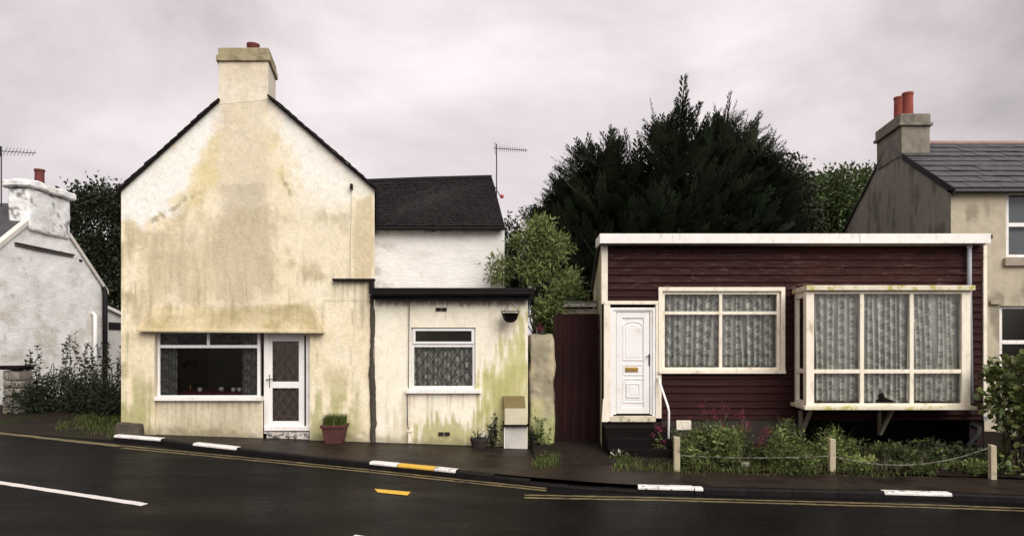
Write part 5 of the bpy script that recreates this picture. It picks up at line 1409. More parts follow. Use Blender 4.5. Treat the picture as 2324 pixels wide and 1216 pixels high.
# the big dark cypress hedge-tree behind the bungalow
def conifer():
    Y0 = 22.0; R = rs(3)
    t = thing('cypress_tree', (SX(1535, Y0), Y0, -.4), 'huge dark feathery cypress towering behind the maroon bungalow', 'tree')
    leaders = [(1546, 182, 0, 1.55), (1482, 232, .6, 1.5), (1640, 222, -.4, 1.6), (1668, 216, .7, 1.4), (1712, 264, .2, 1.5), (1755, 308, -.5, 1.4), (1742, 330, .8, 1.4), (1385, 296, .7, 1.4),
               (1338, 312, -.6, 1.4), (1302, 350, .3, 1.4), (1278, 352, .0, 1.3), (1262, 412, .8, 1.3), (1258, 440, -.4, 1.3), (1590, 262, -.9, 1.5), (1515, 258, -1.0, 1.5), (1690, 300, -1.2, 1.4), (1380, 350, -1.2, 1.4), (1620, 300, -1.5, 1.3), (1735, 300, .9, 1.4), (1750, 330, .1, 1.4), (1752, 365, -.8, 1.3), (1300, 335, .2, 1.3), (1760, 385, .2, 1.2), (1560, 300, -1.7, 1.4), (1480, 340, -1.8, 1.4), (1720, 370, -1.5, 1.3), (1330, 400, -1.3, 1.3)]
    # one feathery spray: an axis with alternating side shoots that fork again
    def spray(R, L, n):
        segs = []
        for k in range(n):
            u = .10 + .86 * k / (n - 1)
            for s in (-1, 1):
                a = math.radians(R.uniform(26, 42)); l = L * .46 * (1 - u * .70) * R.uniform(.8, 1.2)
                d = np.array([math.sin(a) * s, math.cos(a), 0]); p = np.array([0, u * L, -.06 * L * u * u])
                segs.append((p, p + d * l + np.array([0, 0, R.normal() * .03 * L - .05 * l]), .019 * L))
                for v in (.22, .45, .68):
                    for s2 in (-1, 1):
                        a2 = a * s + s2 * math.radians(17); q = p + d * l * v
                        segs.append((q, q + np.array([math.sin(a2), math.cos(a2), R.normal() * .1]) * l * .55 * (1.15 - v), .0125 * L))
        segs.append((np.array([0, 0, 0.]), np.array([0, L, -.07 * L]), .03 * L))
        V, Fq = [], []
        for p, q, w in segs:
            d = q - p; s = np.cross(d, [0, 0, 1]); s = s / (np.linalg.norm(s) + 1e-9) * w
            i = len(V); mid = p + d * .4
            V += [p, mid + s, q, mid - s]; Fq += [(i, i + 1, i + 2), (i, i + 2, i + 3)]
        return np.array(V), np.array(Fq)
    prot = [spray(R, 1.0, 9) for _ in range(5)]
    Vs, Fs, Cs, off = [], [], [], 0
    core = MB()
    def put(p, d, L, roll, tone):
        nonlocal off
        v, f = prot[R.randint(5)]
        y = d / np.linalg.norm(d); x = np.cross(y, [0, 0, 1.]); x /= np.linalg.norm(x) + 1e-9; z = np.cross(x, y)
        c, s = math.cos(roll), math.sin(roll); x, z = x * c + z * s, z * c - x * s
        Vs.append(p + (v[:, :1] * x + v[:, 1:2] * y + v[:, 2:] * z) * L); Fs.append(f + off); off += len(v)
        Cs.append(np.full((len(v), 3), tone) * (1 + R.normal(size=3) * .06))
    for (px, py, dy, sl) in leaders:
        Y = Y0 + dy
        tip = np.array(PT(px, py + (78 if 1470 < px < 1600 else 40 if 1430 < px < 1730 else 14), Y)); H = tip[2] + .3
        bx_ = np.array([lerp(tip[0], SX(1530, Y0), .35), Y0 + dy * .6, 0])
        # upright leading shoot
        lean = np.array([R.normal() * .10, R.normal() * .1, 0])
        core.tube([tuple(tip), tuple(tip - np.array([0, 0, .9]) - lean * .9), tuple(tip - np.array([0, 0, 1.8]) - lean)], [.006, .022, .04], 5)
        for k in range(11):
            u = k / 10; h = .10 + 1.45 * u; c = tip - np.array([0, 0, h]) - lean * min(1, h)
            for s in range(2 if k < 7 else 4):
                az = (k * 2.4 + s * math.pi + R.normal() * .3) if R.uniform() < .4 else (s * math.pi + R.normal() * .45)
                el = math.radians(lerp(56, 36, u) + R.normal() * 5)
                put(c, np.array([math.cos(az) * math.cos(el), math.sin(az) * math.cos(el), math.sin(el)]), .20 + .55 * u * R.uniform(.8, 1.15), R.uniform(-.5, .5), R.uniform(.8, 1.2))
        Hh = min(H, 6.6)
        nS = int(70 * Hh)
        for k in range(nS):
            h = 1.3 + (Hh - 1.3) * R.uniform(0, 1) ** 1.1
            u = h / H
            c = tip * (1 - u) + bx_ * u; c[2] = tip[2] - h
            r = min(1.3, .02 + .30 * h) * R.uniform(.55, 1.12)
            az = R.uniform(0, 2 * np.pi)
            o = np.array([math.cos(az), math.sin(az), 0])
            el = math.radians(R.uniform(22, 62) - 14 * min(1, h / 5))
            put(c + o * r * .72, o * math.cos(el) + np.array([0, 0, math.sin(el)]), R.uniform(.45, .95), R.normal() * .7, R.uniform(.6, 1.35))
        pts, rr = [], []
        for k in range(9):
            u = k / 8; h = .8 + (H - .8) * u
            c = tip * (1 - h / H) + bx_ * (h / H); c[2] = tip[2] - h
            pts.append(tuple(c + R.normal(size=3) * .06)); rr.append(min(.85, .02 + .17 * max(0, h - .9)))
        core.tube(pts, rr, 9)
    # long plumes fanning outward all round the upper crown
    rim = [(1218, 492, -.9, .35), (1228, 470, -.9, .4), (1238, 440, -.9, .5), (1243, 412, -.9, .5), (1255, 385, -.85, .55), (1262, 356, -.8, .6), (1285, 346, -.8, .6), (1318, 316, -.5, .9), (1338, 306, -.3, 1), (1365, 300, -.6, .8), (1392, 288, -.2, 1), (1412, 296, .4, .8),
           (1462, 272, -.8, .7), (1455, 300, -.8, .6), (1500, 262, .3, 1), (1520, 268, -.3, 1), (1572, 262, .4, 1), (1600, 266, .2, 1), (1628, 244, -.3, 1), (1675, 232, .45, 1),
           (1680, 250, .5, .9), (1700, 262, .2, 1), (1718, 258, .3, 1), (1738, 284, .6, .8), (1755, 300, .6, .8), (1772, 308, .75, .65), (1776, 325, .8, .6), (1778, 350, .85, .5), (1776, 380, .8, .6), (1780, 420, .8, .5), (1785, 460, .8, .4), (1290, 330, -.7, .7), (1310, 322, -.5, .8), (1350, 318, -.2, 1)]
    for (px, py, dx, dz) in rim:
        for k in range(4):
            Y = Y0 + R.normal() * .5 - (0 if k < 2 else 1.0)
            p = np.array(PT(px + R.normal() * 5, py + (0 if k == 0 else 8 + abs(R.normal()) * 16), Y))
            d = unit(np.array([dx + R.normal() * .22, -abs(R.normal()) * .25, dz + R.normal() * .15])); L = R.uniform(.85, 1.25)
            put(p - d * L, d, L, R.normal() * .35, R.uniform(.8, 1.4))
    big = [(1546, 179, .03, 1.75), (1482, 229, -.10, 1.35), (1651, 214, .08, 1.35), (1392, 287, -.1, 1.0), (1718, 257, .12, 1.0), (1338, 305, -.2, .9), (1626, 236, -.12, 1.0)]
    for px, py, lx, L in big:
        for roll in (0.15, 1.35):
            d = unit(np.array([lx, 0.02, 1.])); p = np.array(PT(px, py, Y0)); k_ = 1 if roll < 1 else .62
            put(p - d * L * (1 if k_ == 1 else .98), d, L * k_, roll, 1.0)
    for k in range(650):                                     # plumes over the face of the crown towards the street
        px, py = R.uniform(1225, 1790), R.uniform(215, 640)
        if poly_sd(np.array([px]), np.array([py]), [(1235, 480), (1265, 370), (1345, 320), (1450, 290), (1550, 215), (1650, 240), (1760, 320), (1790, 420), (1800, 640), (1270, 640)])[0] < 8: continue
        Y = Y0 - 1.6 - R.uniform(0, .7); p = np.array(PT(px, py, Y)); d = unit(np.array([(px - 1530) / 420 + R.normal() * .3, -.45, .75 + R.normal() * .2])); L = R.uniform(.8, 1.3)
        put(p - d * L, d, L, R.normal() * .5, R.uniform(.45, 1.7))
    V, Fq, Cc = np.concatenate(Vs), np.concatenate(Fs), np.concatenate(Cs)
    np_mesh('crown', V, Fq, M['conifer'], t, colors=Cc)
    o = core.build('dark_crown_core', mat('dark_crown_core', (.008, .009, .006), .95, .5, 3, .8, 12, .1), t)  # added near-black core for the shade inside the crown, blocks the sky
    b = MB(); b.tube([(SX(1535, Y0), Y0, -.5), (SX(1538, Y0), Y0, 3), (SX(1545, Y0), Y0, 8)], [.32, .26, .05], 10); b.build('trunk', M['bark'], t, smooth=True)
conifer()

broadleaf('dark_tree', (SX(230, 30), 30, 0), [lob(225, 520, 30, 2.0, 1.8, 1.6), lob(215, 460, 30, 1.0, 1.2, .55), lob(275, 475, 30, 1.0, 1.2, .7), lob(180, 500, 30, .55, 1, .8), lob(250, 620, 30, 1.6, 1.6, 1.5), lob(215, 640, 30, 1.3, 1.4, 1.8), lob(270, 700, 30, 1.2, 1.4, 1.2)], 620, 34, .20, .10, M['dark_leaf'], 'dark green leafy tree between white cottage and cream house', 5, .26, .25)
broadleaf('green_tree', (SX(1890, 30), 30, 0), [lob(1890, 470, 30, 1.5, 1.6, 1.3), lob(1935, 425, 30, .75, 1, .7), lob(1870, 430, 30, .8, 1, .6), lob(1830, 480, 30, .9, 1.2, 1.2), lob(1930, 500, 30, .8, 1.2, 1.1), lob(1880, 560, 30, 1.9, 1.5, 1.5)], 560, 34, .19, .11, M['mid_leaf'], 'mid green broadleaf tree left of the grey house', 6, .24, .22)
broadleaf('dark_tree', (SX(1800, 27), 27, 0), [lob(1790, 470, 27, .8, 1.0, 1.6), lob(1795, 385, 27, .45, .7, .5), lob(1815, 530, 27, .9, 1.0, 1.2)], 240, 34, .15, .08, M['dark_leaf'], 'shadowy tree tucked against the right side of the cypress', 7, .2, .18)
broadleaf('dark_tree', (SX(1160, 24), 24, 0), [lob(1160, 540, 24, .35, .5, .55), lob(1165, 610, 24, .5, .6, .9), lob(1190, 640, 24, .8, .8, .9)], 170, 30, .14, .07, M['dark_leaf'], 'narrow dark tree right of the white rear block', 8, .17, .14)
broadleaf('dark_tree', (SX(1222, 28), 28, 0), [lob(1205, 486, 28, .34, .4, .26), lob(1236, 478, 28, .3, .4, .25), lob(1222, 500, 28, .4, .4, .2), lob(1250, 510, 28, .35, .4, .35)], 90, 26, .13, .06, M['dark_leaf'], 'small round-topped distant tree left of the cypress', 9, .12, .09)
R = rs(10); lb = []
for k in range(24):
    px, py = R.uniform(1125, 1325), R.uniform(505, 760)
    if poly_sd(np.array([px]), np.array([py]), [(1180, 540), (1215, 500), (1265, 510), (1275, 600), (1330, 655), (1325, 690), (1270, 700), (1265, 760), (1225, 760), (1205, 690), (1150, 640), (1112, 605), (1150, 580)])[0] < 0: continue
    lb.append(lob(px, py, 16.3 + R.normal() * .25, R.uniform(.13, .34), .3, R.uniform(.10, .24)))
lb = [lob(1222, 590, 16.4, .2, .2, .3)] + lb + [lob(1128, 600, 16.2, .14, .2, .14), lob(1225, 520, 16.4, .3, .3, .2), lob(1255, 560, 16.4, .3, .3, .3), lob(1190, 600, 16.4, .3, .3, .2)]
broadleaf('light_green_tree', (SX(1225, 16.4), 16.4, -.3), lb, 240, 28, .15, .034, M['light_leaf'], 'light green feathery young tree over the side gate', 10, .10, .06)

def stems_plant(name, base, h, n, m, label, seed, cat='plant', spread=.25, L=.09, W=.04, per=26, group=None, lean=.25):
    R = rs(seed)
    t = thing(name, base, label, cat, group)
    b = MB(); P = []; Dn = []
    for k in range(n):
        a = R.uniform(0, 2 * np.pi); r = spread * R.uniform(0, .5)
        p = np.array(base) + [math.cos(a) * r, math.sin(a) * r, -.03]
        hh = h * R.uniform(.55, 1.0) if k else h
        q = p + [math.cos(a) * lean * hh * R.uniform(.2, 1), math.sin(a) * lean * hh * R.uniform(.2, 1) * .6, hh]
        pts = limb(b, p, q, .008, .003, R, 5, .15)
        for j in range(per):
            u = R.uniform(.12, 1.0) * (len(pts) - 1.001); i = int(u)
            P.append(pts[i] + (pts[i + 1] - pts[i]) * (u - i)); d = R.normal(size=3); d[2] = abs(d[2]) * .6; Dn.append(d / np.linalg.norm(d))
    V, Fq, g = leaf_geo(R, np.array(P), L, W, .2, np.array(Dn), .4)
    np_mesh('leaves', V, Fq, m, t, colors=g)
    b.build('stems', M['bark'], t)
    return t
# in front of the cottage
for k, (px, top, Y, lab) in enumerate(((82, 782, 17.4, 'tall thin weedy shrub against the cottage, nearest the gatepost'), (168, 750, 18.3, 'tallest ragged shrub against the white cottage wall'), (215, 770, 18.6, 'weedy shrub just left of the black cottage downpipe'), (258, 775, 18.0, 'sparse shrub between cottage downpipe and cream house'))):
    zb = drive_z(SX(px, Y), Y)
    stems_plant('shrub', (SX(px, Y), Y, zb), SZ(top, Y) - zb, 9, M['dark_leaf'], lab, 60 + k, 'shrub', .45, .10, .05, 40, None, .14)
for k, (px, py, Y, rx, rz, lab) in enumerate(((75, 880, 17.0, .42, .50, 'low dark bush beside the stone gatepost'), (140, 860, 17.2, .60, .62, 'low dark bush in middle of the cottage garden'), (205, 868, 17.0, .60, .62, 'dense dark bush before the black cottage downpipe'), (262, 872, 16.6, .45, .60, 'dark bush against the corner of the cream house'))):
    broadleaf('low_bush', (SX(px, Y), Y, drive_z(SX(px, Y), Y)), [lob(px, py + 28, Y, rx, .5, rz * .60)], 75, 26, .085, .04, M['dark_leaf'], lab, 70 + k, .12, .03, None, 'bush', True, 14)

def blades(name, pts, h, m, kind='stuff', seed=1, w=.012, bend=.5, label=None, cat=None, parent=None):
    R = rs(seed); n = len(pts); P = np.array(pts, float)
    a = R.uniform(0, 2 * np.pi, n); o = np.stack([np.cos(a), np.sin(a), np.zeros(n)], -1); s = np.stack([-np.sin(a), np.cos(a), np.zeros(n)], -1)
    hh = (np.broadcast_to(h, (n,)) * R.uniform(.4, 1.2, n))[:, None]
    v0, v1 = P - s * w / 2, P + s * w / 2
    mid = P + o * hh * .22 * bend + np.array([0, 0, 1]) * hh * .6
    tip = P + o * hh * .75 * bend + np.array([0, 0, 1]) * hh * R.uniform(.75, 1, n)[:, None]
    V = np.stack([v0, v1, mid + s * w * .38, mid - s * w * .38, tip], 1).reshape(-1, 3)
    b = np.arange(n)[:, None] * 5
    Fq = np.concatenate([b + np.array([[0, 1, 2]]), b + np.array([[0, 2, 3]]), b + np.array([[3, 2, 4]])], 0)
    g = np.repeat(R.uniform(.6, 1.4, n)[:, None] * (1 + R.normal(size=(n, 3)) * .1), 5, 0)
    return tag(np_mesh(name, V, Fq, m, parent, colors=g), label, cat, None, kind)
R = rs(11)
# grass verge left of the house
pts = []
while len(pts) < 2600:
    px, py = R.uniform(110, 282), R.uniform(922, 985)
    if poly_sd(np.array([px]), np.array([py]), [(130, 962), (190, 944), (276, 918), (282, 985), (245, 975), (180, 962)])[0] + R.normal() * 5 < 0: continue
    x, y = GR(px, py, 0.02); 
    if x > SX(275) and y > D - .1: continue
    pts.append((x, y, drive_z(x, y)))
blades('verge_grass', pts, .085, M['grass'], seed=12, label='rough grass on the verge beside the cream house corner')
# alley and garden-edge grass
pts = []
def scat(n, poly, soft=6):
    got = 0
    xs_ = [p[0] for p in poly]; ys_ = [p[1] for p in poly]
    while got < n:
        px, py = R.uniform(min(xs_) - 8, max(xs_) + 8), R.uniform(min(ys_) - 8, max(ys_) + 8)
        if poly_sd(np.array([px]), np.array([py]), poly)[0] + R.normal() * soft < 0: continue
        x, y = GR(px, py, 0.02); z = bed_z(x, y) if x > 3 else pave_z(x) + .01
        pts.append((x, y, z)); got += 1
scat(900, [(1214, 1054), (1262, 1050), (1268, 1034), (1240, 1030), (1222, 1040)])
scat(500, [(1395, 1062), (1440, 1060), (1460, 1045), (1400, 1042)])
scat(400, [(1440, 1062), (1535, 1066), (1520, 1050), (1460, 1052)])
scat(2600, [(1545, 1066), (1700, 1072), (1890, 1073), (1890, 1056), (1700, 1050), (1545, 1046)])
scat(900, [(1900, 1074), (2120, 1078), (2120, 1060), (1900, 1058)])
blades('garden_grass', pts, .075, M['grass'], seed=13, label='tufty grass along the edge of the front garden')
# tangled weeds in the garden bed
P, h = [], []
R = rs(14)
while len(P) < 800:
    px = R.uniform(1535, 2290); x = (px - CX) / F * 12.9; 
    y = gy(x) + .10 + R.uniform(0, 1) ** .9 * 1.05
    if 8.3 < x < 8.8 and R.uniform() < .6: continue
    dens = fbm(np.array([x * 2.4]), np.array([y * 2.6]), 3)[0] + (.06 if x < 5.2 else .0 if x < 7.2 else -.06)
    if dens < R.uniform(.46, .60): continue
    P.append((x, y, bed_z(x, y))); h.append((.44 if x < 5.3 else .30 if x < 6.6 else .22) * R.uniform(.35, 1.1) * (.35 + 1.3 * fbm(np.array([x * 1.9]), np.array([y * 1.5]), 77, 2)[0]) * (1.25 if y > gy(x) + .5 else .6))
P, h = np.array(P), np.array(h)
per = 30
u = R.uniform(.05, 1, (len(P), per)); 
lean = R.normal(size=(len(P), 1, 2)) * .22
Q = np.repeat(P[:, None, :], per, 1); Q[:, :, 2] += u * h[:, None]; Q[:, :, :2] += lean * (u * h[:, None])[..., None] + R.normal(size=(len(P), per, 2)) * .035
dd = R.normal(size=(len(P) * per, 3)); dd[:, 2] = abs(dd[:, 2]) * .5
V, Fq, g = leaf_geo(R, Q.reshape(-1, 3), .085, np.repeat(np.repeat(R.choice([.018, .03, .055], len(P)), per), 1), .25, unit(dd), .5)
clump = .22 + 1.5 * fbm(P[:, 0] * 2.1, P[:, 1] * 2.5, 23, 2) ** 1.5 * 1.4
tone = np.repeat(R.uniform(.7, 1.3, len(P)) * clump, per * 4)
tag(np_mesh('weeds', V, Fq, M['weed'], None, colors=g * tone[:, None]), 'tangled green weeds filling the front garden bed', None, None, 'stuff')
blades('tall_grass', [tuple(p) for p in np.repeat(P, 9, 0) + np.concatenate([R.normal(size=(len(P) * 9, 2)) * .06, np.zeros((len(P) * 9, 1))], 1)], np.repeat(h, 9) * 1.05, M['weed'], seed=15, w=.009, bend=.8, label='long grass stems among the garden weeds')
pts = [(x, y, bed_z(x, y)) for x, y in [(R.uniform(5.2, 9.2), 0) for _ in range(500)] for y in [gy(x) + R.uniform(.05, .9)]]
blades('dead_stalks', pts, .26, M['dry'], seed=16, w=.010, bend=1.0, label='dead brown stalks and litter under the bay window')

# valerian with pink flower heads
VAL = [((1592, 922, 13.6), 'pink valerian in flower just right of the handrail foot'), ((1642, 924, 13.5), 'tallest pink valerian under the wide window'), ((1621, 936, 13.2), 'small pink valerian between two taller ones under wide window'), ((1681, 940, 13.3), 'pink valerian under the right half of wide window'),
       ((1699, 962, 13.0), 'pink valerian against the grey plinth right of window'), ((1742, 980, 12.9), 'pink valerian nearest the left bay bracket'), ((1730, 1000, 12.7), 'low pink valerian with a big flower head before the plinth'), ((1640, 996, 12.8), 'short pink valerian low among the weeds'), ((1497, 972, 13.15), 'pink valerian beside the entrance steps')]
for k, ((px, py, Y), lab) in enumerate(VAL):
    R = rs(100 + k); x, z = SX(px, Y), SZ(py, Y); zb = bed_z(x, Y) if x > 3 else pave_z(x)
    t = thing('valerian_plant', (x, Y, zb), lab, 'flower', 'pink valerian plants in the front garden')
    st = MB(); heads = [(x, Y, z)] + [(x + R.normal() * .12, Y + R.normal() * .08, lerp(zb, z, R.uniform(.5, .9))) for _ in range(2)]
    Pl, Dl = [], []
    for j, hd in enumerate(heads):
        p = np.array([x + R.normal() * .05, Y + R.normal() * .04, zb - .05]); pts = limb(st, p, np.array(hd), .007, .004, R, 5, .12)
        for _ in range(22):
            i = R.randint(0, 4); Pl.append(lerp(pts[i], pts[i + 1], R.uniform())); d = R.normal(size=3); d[2] = abs(d[2]) * .4; Dl.append(d / np.linalg.norm(d))
        nP = (70 if j == 0 else 22)
        cc = np.array(hd) + R.normal(size=(nP, 3)) * np.array([.046, .042, .044]) * (1 if j == 0 else .65)
        V, Fq, g = leaf_geo(R, cc, .026, .018, .4)
        tag(np_mesh('flower_head', V, Fq, M['pink'], t, colors=g), kind='stuff')
    st.build('stems', M['bark'], t)
    V, Fq, g = leaf_geo(R, np.array(Pl), .09, .032, .2, np.array(Dl), .4); np_mesh('leaves', V, Fq, M['weed'], t, colors=g)

# big-leaved bush at right
def roundleaf(R, P, dirs, L):
    n = len(P); t = unit(dirs + R.normal(size=(n, 3)) * .45 + [0, 0, -.1]); s = unit(np.cross(t, R.normal(size=(n, 3)) * .5 + [0, 0, 1])); nn = np.cross(s, t)
    L = L * R.uniform(.7, 1.25, n)
    pr = [(0, 0, 0), (.22, .30, .03), (.55, .40, .05), (.85, .24, .0), (1, 0, -.08), (.85, -.24, 0), (.55, -.40, .05), (.22, -.30, .03), (.5, 0, -.03)]
    V = np.stack([P + t * (L * a)[:, None] + s * (L * b_)[:, None] + nn * (L * c)[:, None] for a, b_, c in pr], 1).reshape(-1, 3)
    b = np.arange(n)[:, None] * 9
    Fq = np.concatenate([b + np.array([[8, i, (i + 1) % 8]]) for i in range(8)], 0)
    g = np.repeat(R.uniform(.65, 1.4, n)[:, None] * (1 + R.normal(size=(n, 3)) * .06), 9, 0)
    return V, Fq, g
def bigbush():
    R = rs(21); Y = 12.7
    base = (SX(2305, Y), Y, bed_z(SX(2305, Y), Y))
    t = thing('leafy_bush', base, 'large round-leaved green bush at the right edge beside the bungalow', 'bush')
    lobes = [lob(2310, 862, Y, .55, .5, .42), lob(2290, 905, Y, .45, .45, .40), lob(2262, 885, Y, .28, .35, .30), lob(2335, 930, Y, .5, .45, .5), lob(2320, 980, Y - .1, .35, .4, .3), lob(2350, 850, Y, .5, .5, .4), lob(2380, 920, Y, .5, .5, .6)]
    C, P, d = crown_points(R, lobes, 380, 5, .05)
    V, Fq, g = roundleaf(R, P, d, .115)
    tag(np_mesh('leaves', V, Fq, M['bush_leaf'], t, colors=g), kind='stuff')
    b = MB()
    for i in R.choice(len(C), 26, replace=False): limb(b, np.array(base) + R.normal(size=3) * [.1, .1, 0], C[i], .018, .005, R, 5, .12)
    b.build('branches', M['bark'], t)
    x = SX(2290, 12.5)
    P = np.array([(xx, yy, bed_z(xx, yy) + R.uniform(.02, .28)) for xx, yy in zip(R.uniform(8.6, 9.6, 160), R.uniform(12.25, 12.75, 160))])
    dd = unit(R.normal(size=(160, 3)) + [0, -.3, .4]); V, Fq, g = roundleaf(R, P, dd, .095)
    tt = thing('ground_ivy', (9.1, 12.5, pave_z(9.1)), 'low round-leaved creeper at the foot of the right-hand post', 'plant')
    np_mesh('leaves', V, Fq, M['bush_leaf'], tt, colors=g)
    P = np.array([(xx, yy, bed_z(xx, yy) + R.uniform(.02, .35)) for xx, yy in zip(R.uniform(7.2, 8.6, 300), R.uniform(12.5, 13.1, 300))])
    dd = unit(R.normal(size=(300, 3)) + [0, -.3, .4]); V, Fq, g = roundleaf(R, P, dd, .085)
    tt = thing('dark_creeper', (7.9, 12.8, pave_z(7.9)), 'dark low creeper under the right end of the bay', 'plant')
    np_mesh('leaves', V, Fq, M['dark_leaf'], tt, colors=g)
bigbush()

# plants at the alley corner and on the wall stub
for k, (px, Y, h, lab, mm, L) in enumerate(((1232, 14.12, .62, 'light green weed climbing the foot of garden wall stub', 'light_leaf', .08), (1209, 14.1, .42, 'dark weed between the meter cabinet and wall stub', 'dark_leaf', .08))):
    x = SX(px, Y); stems_plant('weed_plant', (x, Y, pave_z(x)), h, 7, M[mm], lab, 80 + k, 'plant', .22, L, .035, 30)
x = SX(1232, 14.6)
stems_plant('wall_plant', (x, 14.55, SZ(758, 14.3) - .03), .22, 5, M['mid_leaf'], 'small plant growing on top of the garden wall stub', 84, 'plant', .12, .05, .022, 26)
R = rs(85); V, Fq, g = leaf_geo(R, np.array(PT(1226, 745, 14.5)) + R.normal(size=(130, 3)) * .04, .03, .02, .3); tag(np_mesh('pink_flower', V, Fq, M['pink'], None, colors=g * .6), 'dull pink flower head above the garden wall stub', 'flower')
R = rs(86)
t = thing('white_flowers', (GR(1405, 1042, 0)[0], GR(1405, 1042, 0)[1], pave_z(2) + .05), 'clump of small white flowers at the foot of steps', 'flower')
c0 = np.array(t.location)
V, Fq, g = leaf_geo(R, c0 + np.array([[-.10, 0, .06], [.0, 0, .10], [.03, .02, .04], [.16, 0, .03]])[R.randint(0, 4, 46)] + R.normal(size=(46, 3)) * .022, .028, .020, .3); np_mesh('petals', V, Fq, M['white_flower'], t, colors=g)
V, Fq, g = leaf_geo(R, c0 + R.normal(size=(120, 3)) * [.12, .06, .03], .07, .025, .4); np_mesh('leaves', V, Fq, M['grass'], t, colors=g)
lump('pale_stone', M['cup'] if False else M['stone'], None, *(lambda p: (p[0] - .07, p[0] + .08, p[1] - .05, p[1] + .05, bed_z(*p) - .02, bed_z(*p) + .07))(GR(1690, 1066, 0)), (5, 4, 4), .02, 9)
tag(bpy.data.objects['pale_stone'], 'pale stone at the garden edge below wide window', 'stone')

# ------------------------------------------------------------------ things on the pavement and walls
# terracotta pot of grass by the shop door
Y = 13.72; x = SX(760, Y); z0 = pave_z(x) + .004
t = thing('flower_pot', (x, Y, z0), 'square terracotta pot of bushy green grass near shop door', 'plant pot')
b = MB(); wb_, wt = .155, .225; hz = SZ(962, Y) - z0
def sq(w, z, y=Y): return [(x - w, y - w, z), (x + w, y - w, z), (x + w, y + w, z), (x - w, y + w, z)]
rings = [sq(wb_, z0), sq(wt - .02, z0 + hz - .06), sq(wt, z0 + hz - .058), sq(wt + .008, z0 + hz), sq(wt - .02, z0 + hz), sq(wt - .035, z0 + hz - .05)]
V = [p for r_ in rings for p in r_]; Fq = [(3, 2, 1, 0)] + [(i * 4 + k, i * 4 + (k + 1) % 4, i * 4 + 4 + (k + 1) % 4, i * 4 + 4 + k) for i in range(5) for k in range(4)] + [(20, 21, 22, 23)]
b.add(V, Fq); b.build('pot', M['terracotta'], t, bevel=.008)
R = rs(31); blades('grass_tuft', [(x + R.uniform(-.19, .19), Y + R.uniform(-.19, .19), z0 + hz - .06) for _ in range(1100)], .27, M['grass'], None, 32, .012, .35, parent=t)
# low trough with a straggling plant
Y = 13.7; x = SX(1088, Y); z0 = pave_z(x) + .004
t = thing('plant_trough', (x, Y, z0), 'low dark plant trough beside the meter cabinet', 'plant pot')
b = MB(); b.lathe((x, Y, z0), [(0, 0), (.13, 0), (.165, .14), (.175, .145), (.175, .185), (.155, .185), (.15, .13), (0, .13)], 20, 1.05, .75); b.build('trough', M['dark_clay'] if False else mat('trough', (.03, .02, .018), .6, .3, 5, .2, 40), t)
stems_plant('straggling_plant', (SX(1118, 13.78), 13.78, pave_z(SX(1118)) + .004), SZ(936, 13.78) - pave_z(SX(1118)), 9, M['dark_leaf'], 'straggling dark plant between trough and meter cabinet', 33, 'plant', .22, .085, .034, 26, None, .22)
R = rs(34); V, Fq, g = leaf_geo(R, np.array([x, Y, z0 + .2]) + R.normal(size=(60, 3)) * [.09, .06, .05], .08, .03, .5); np_mesh('leaves', V, Fq, M['dark_leaf'], t, colors=g)
# meter cabinet
t = thing('meter_cabinet', (SX(1172), D - .2, pave_z(SX(1172))), 'cream meter cabinet on a white pedestal at the extension corner', 'meter box')
Yc = D - .24
b = MB(); b.box(SX(1147, Yc), SX(1197, Yc), Yc + .02, D - .004, -.7, SZ(966, Yc)); b.build('pedestal', mat('pedestal', (.50, .47, .43), .85, .15, 4, .3, 30, col2=(.25, .23, .17), thr=(.56, .7), s2=4), t, bevel=.006)
b = MB(); b.box(SX(1144, Yc), SX(1146.6, Yc), Yc - .0, D - .004, -.7, SZ(966, Yc)); b.build('side_board', M['white_paint'], t)
b = MB(); b.box(SX(1145, Yc), SX(1196, Yc), Yc - .02, D - .006, SZ(963, Yc), SZ(926, Yc)); b.build('cabinet', mat('cabinet', (.56, .51, .36), .7, .12, 4, .15, 30, col2=(.38, .35, .22), thr=(.55, .7), s2=5, st2=(3, 1, .7)), t, bevel=.006)
b = MB(); b.box(SX(1142, Yc), SX(1199, Yc), Yc - .05, D - .006, SZ(966.5, Yc), SZ(963.2, Yc)); b.build('ledge', M['dark_concrete'], t)
b = MB(); b.hexa([(SX(1145, Yc), Yc - .02, SZ(926, Yc) + .002), (SX(1193, Yc), Yc - .02, SZ(926, Yc) + .002), (SX(1193, Yc), D - .008, SZ(926, Yc) + .002), (SX(1145, Yc), D - .008, SZ(926, Yc) + .002),
                  (SX(1141), D - .05, SZ(898)), (SX(1190), D - .05, SZ(898)), (SX(1190), D - .008, SZ(898)), (SX(1141), D - .008, SZ(898))]); b.build('lid', M['brown_board'], t, bevel=.006)
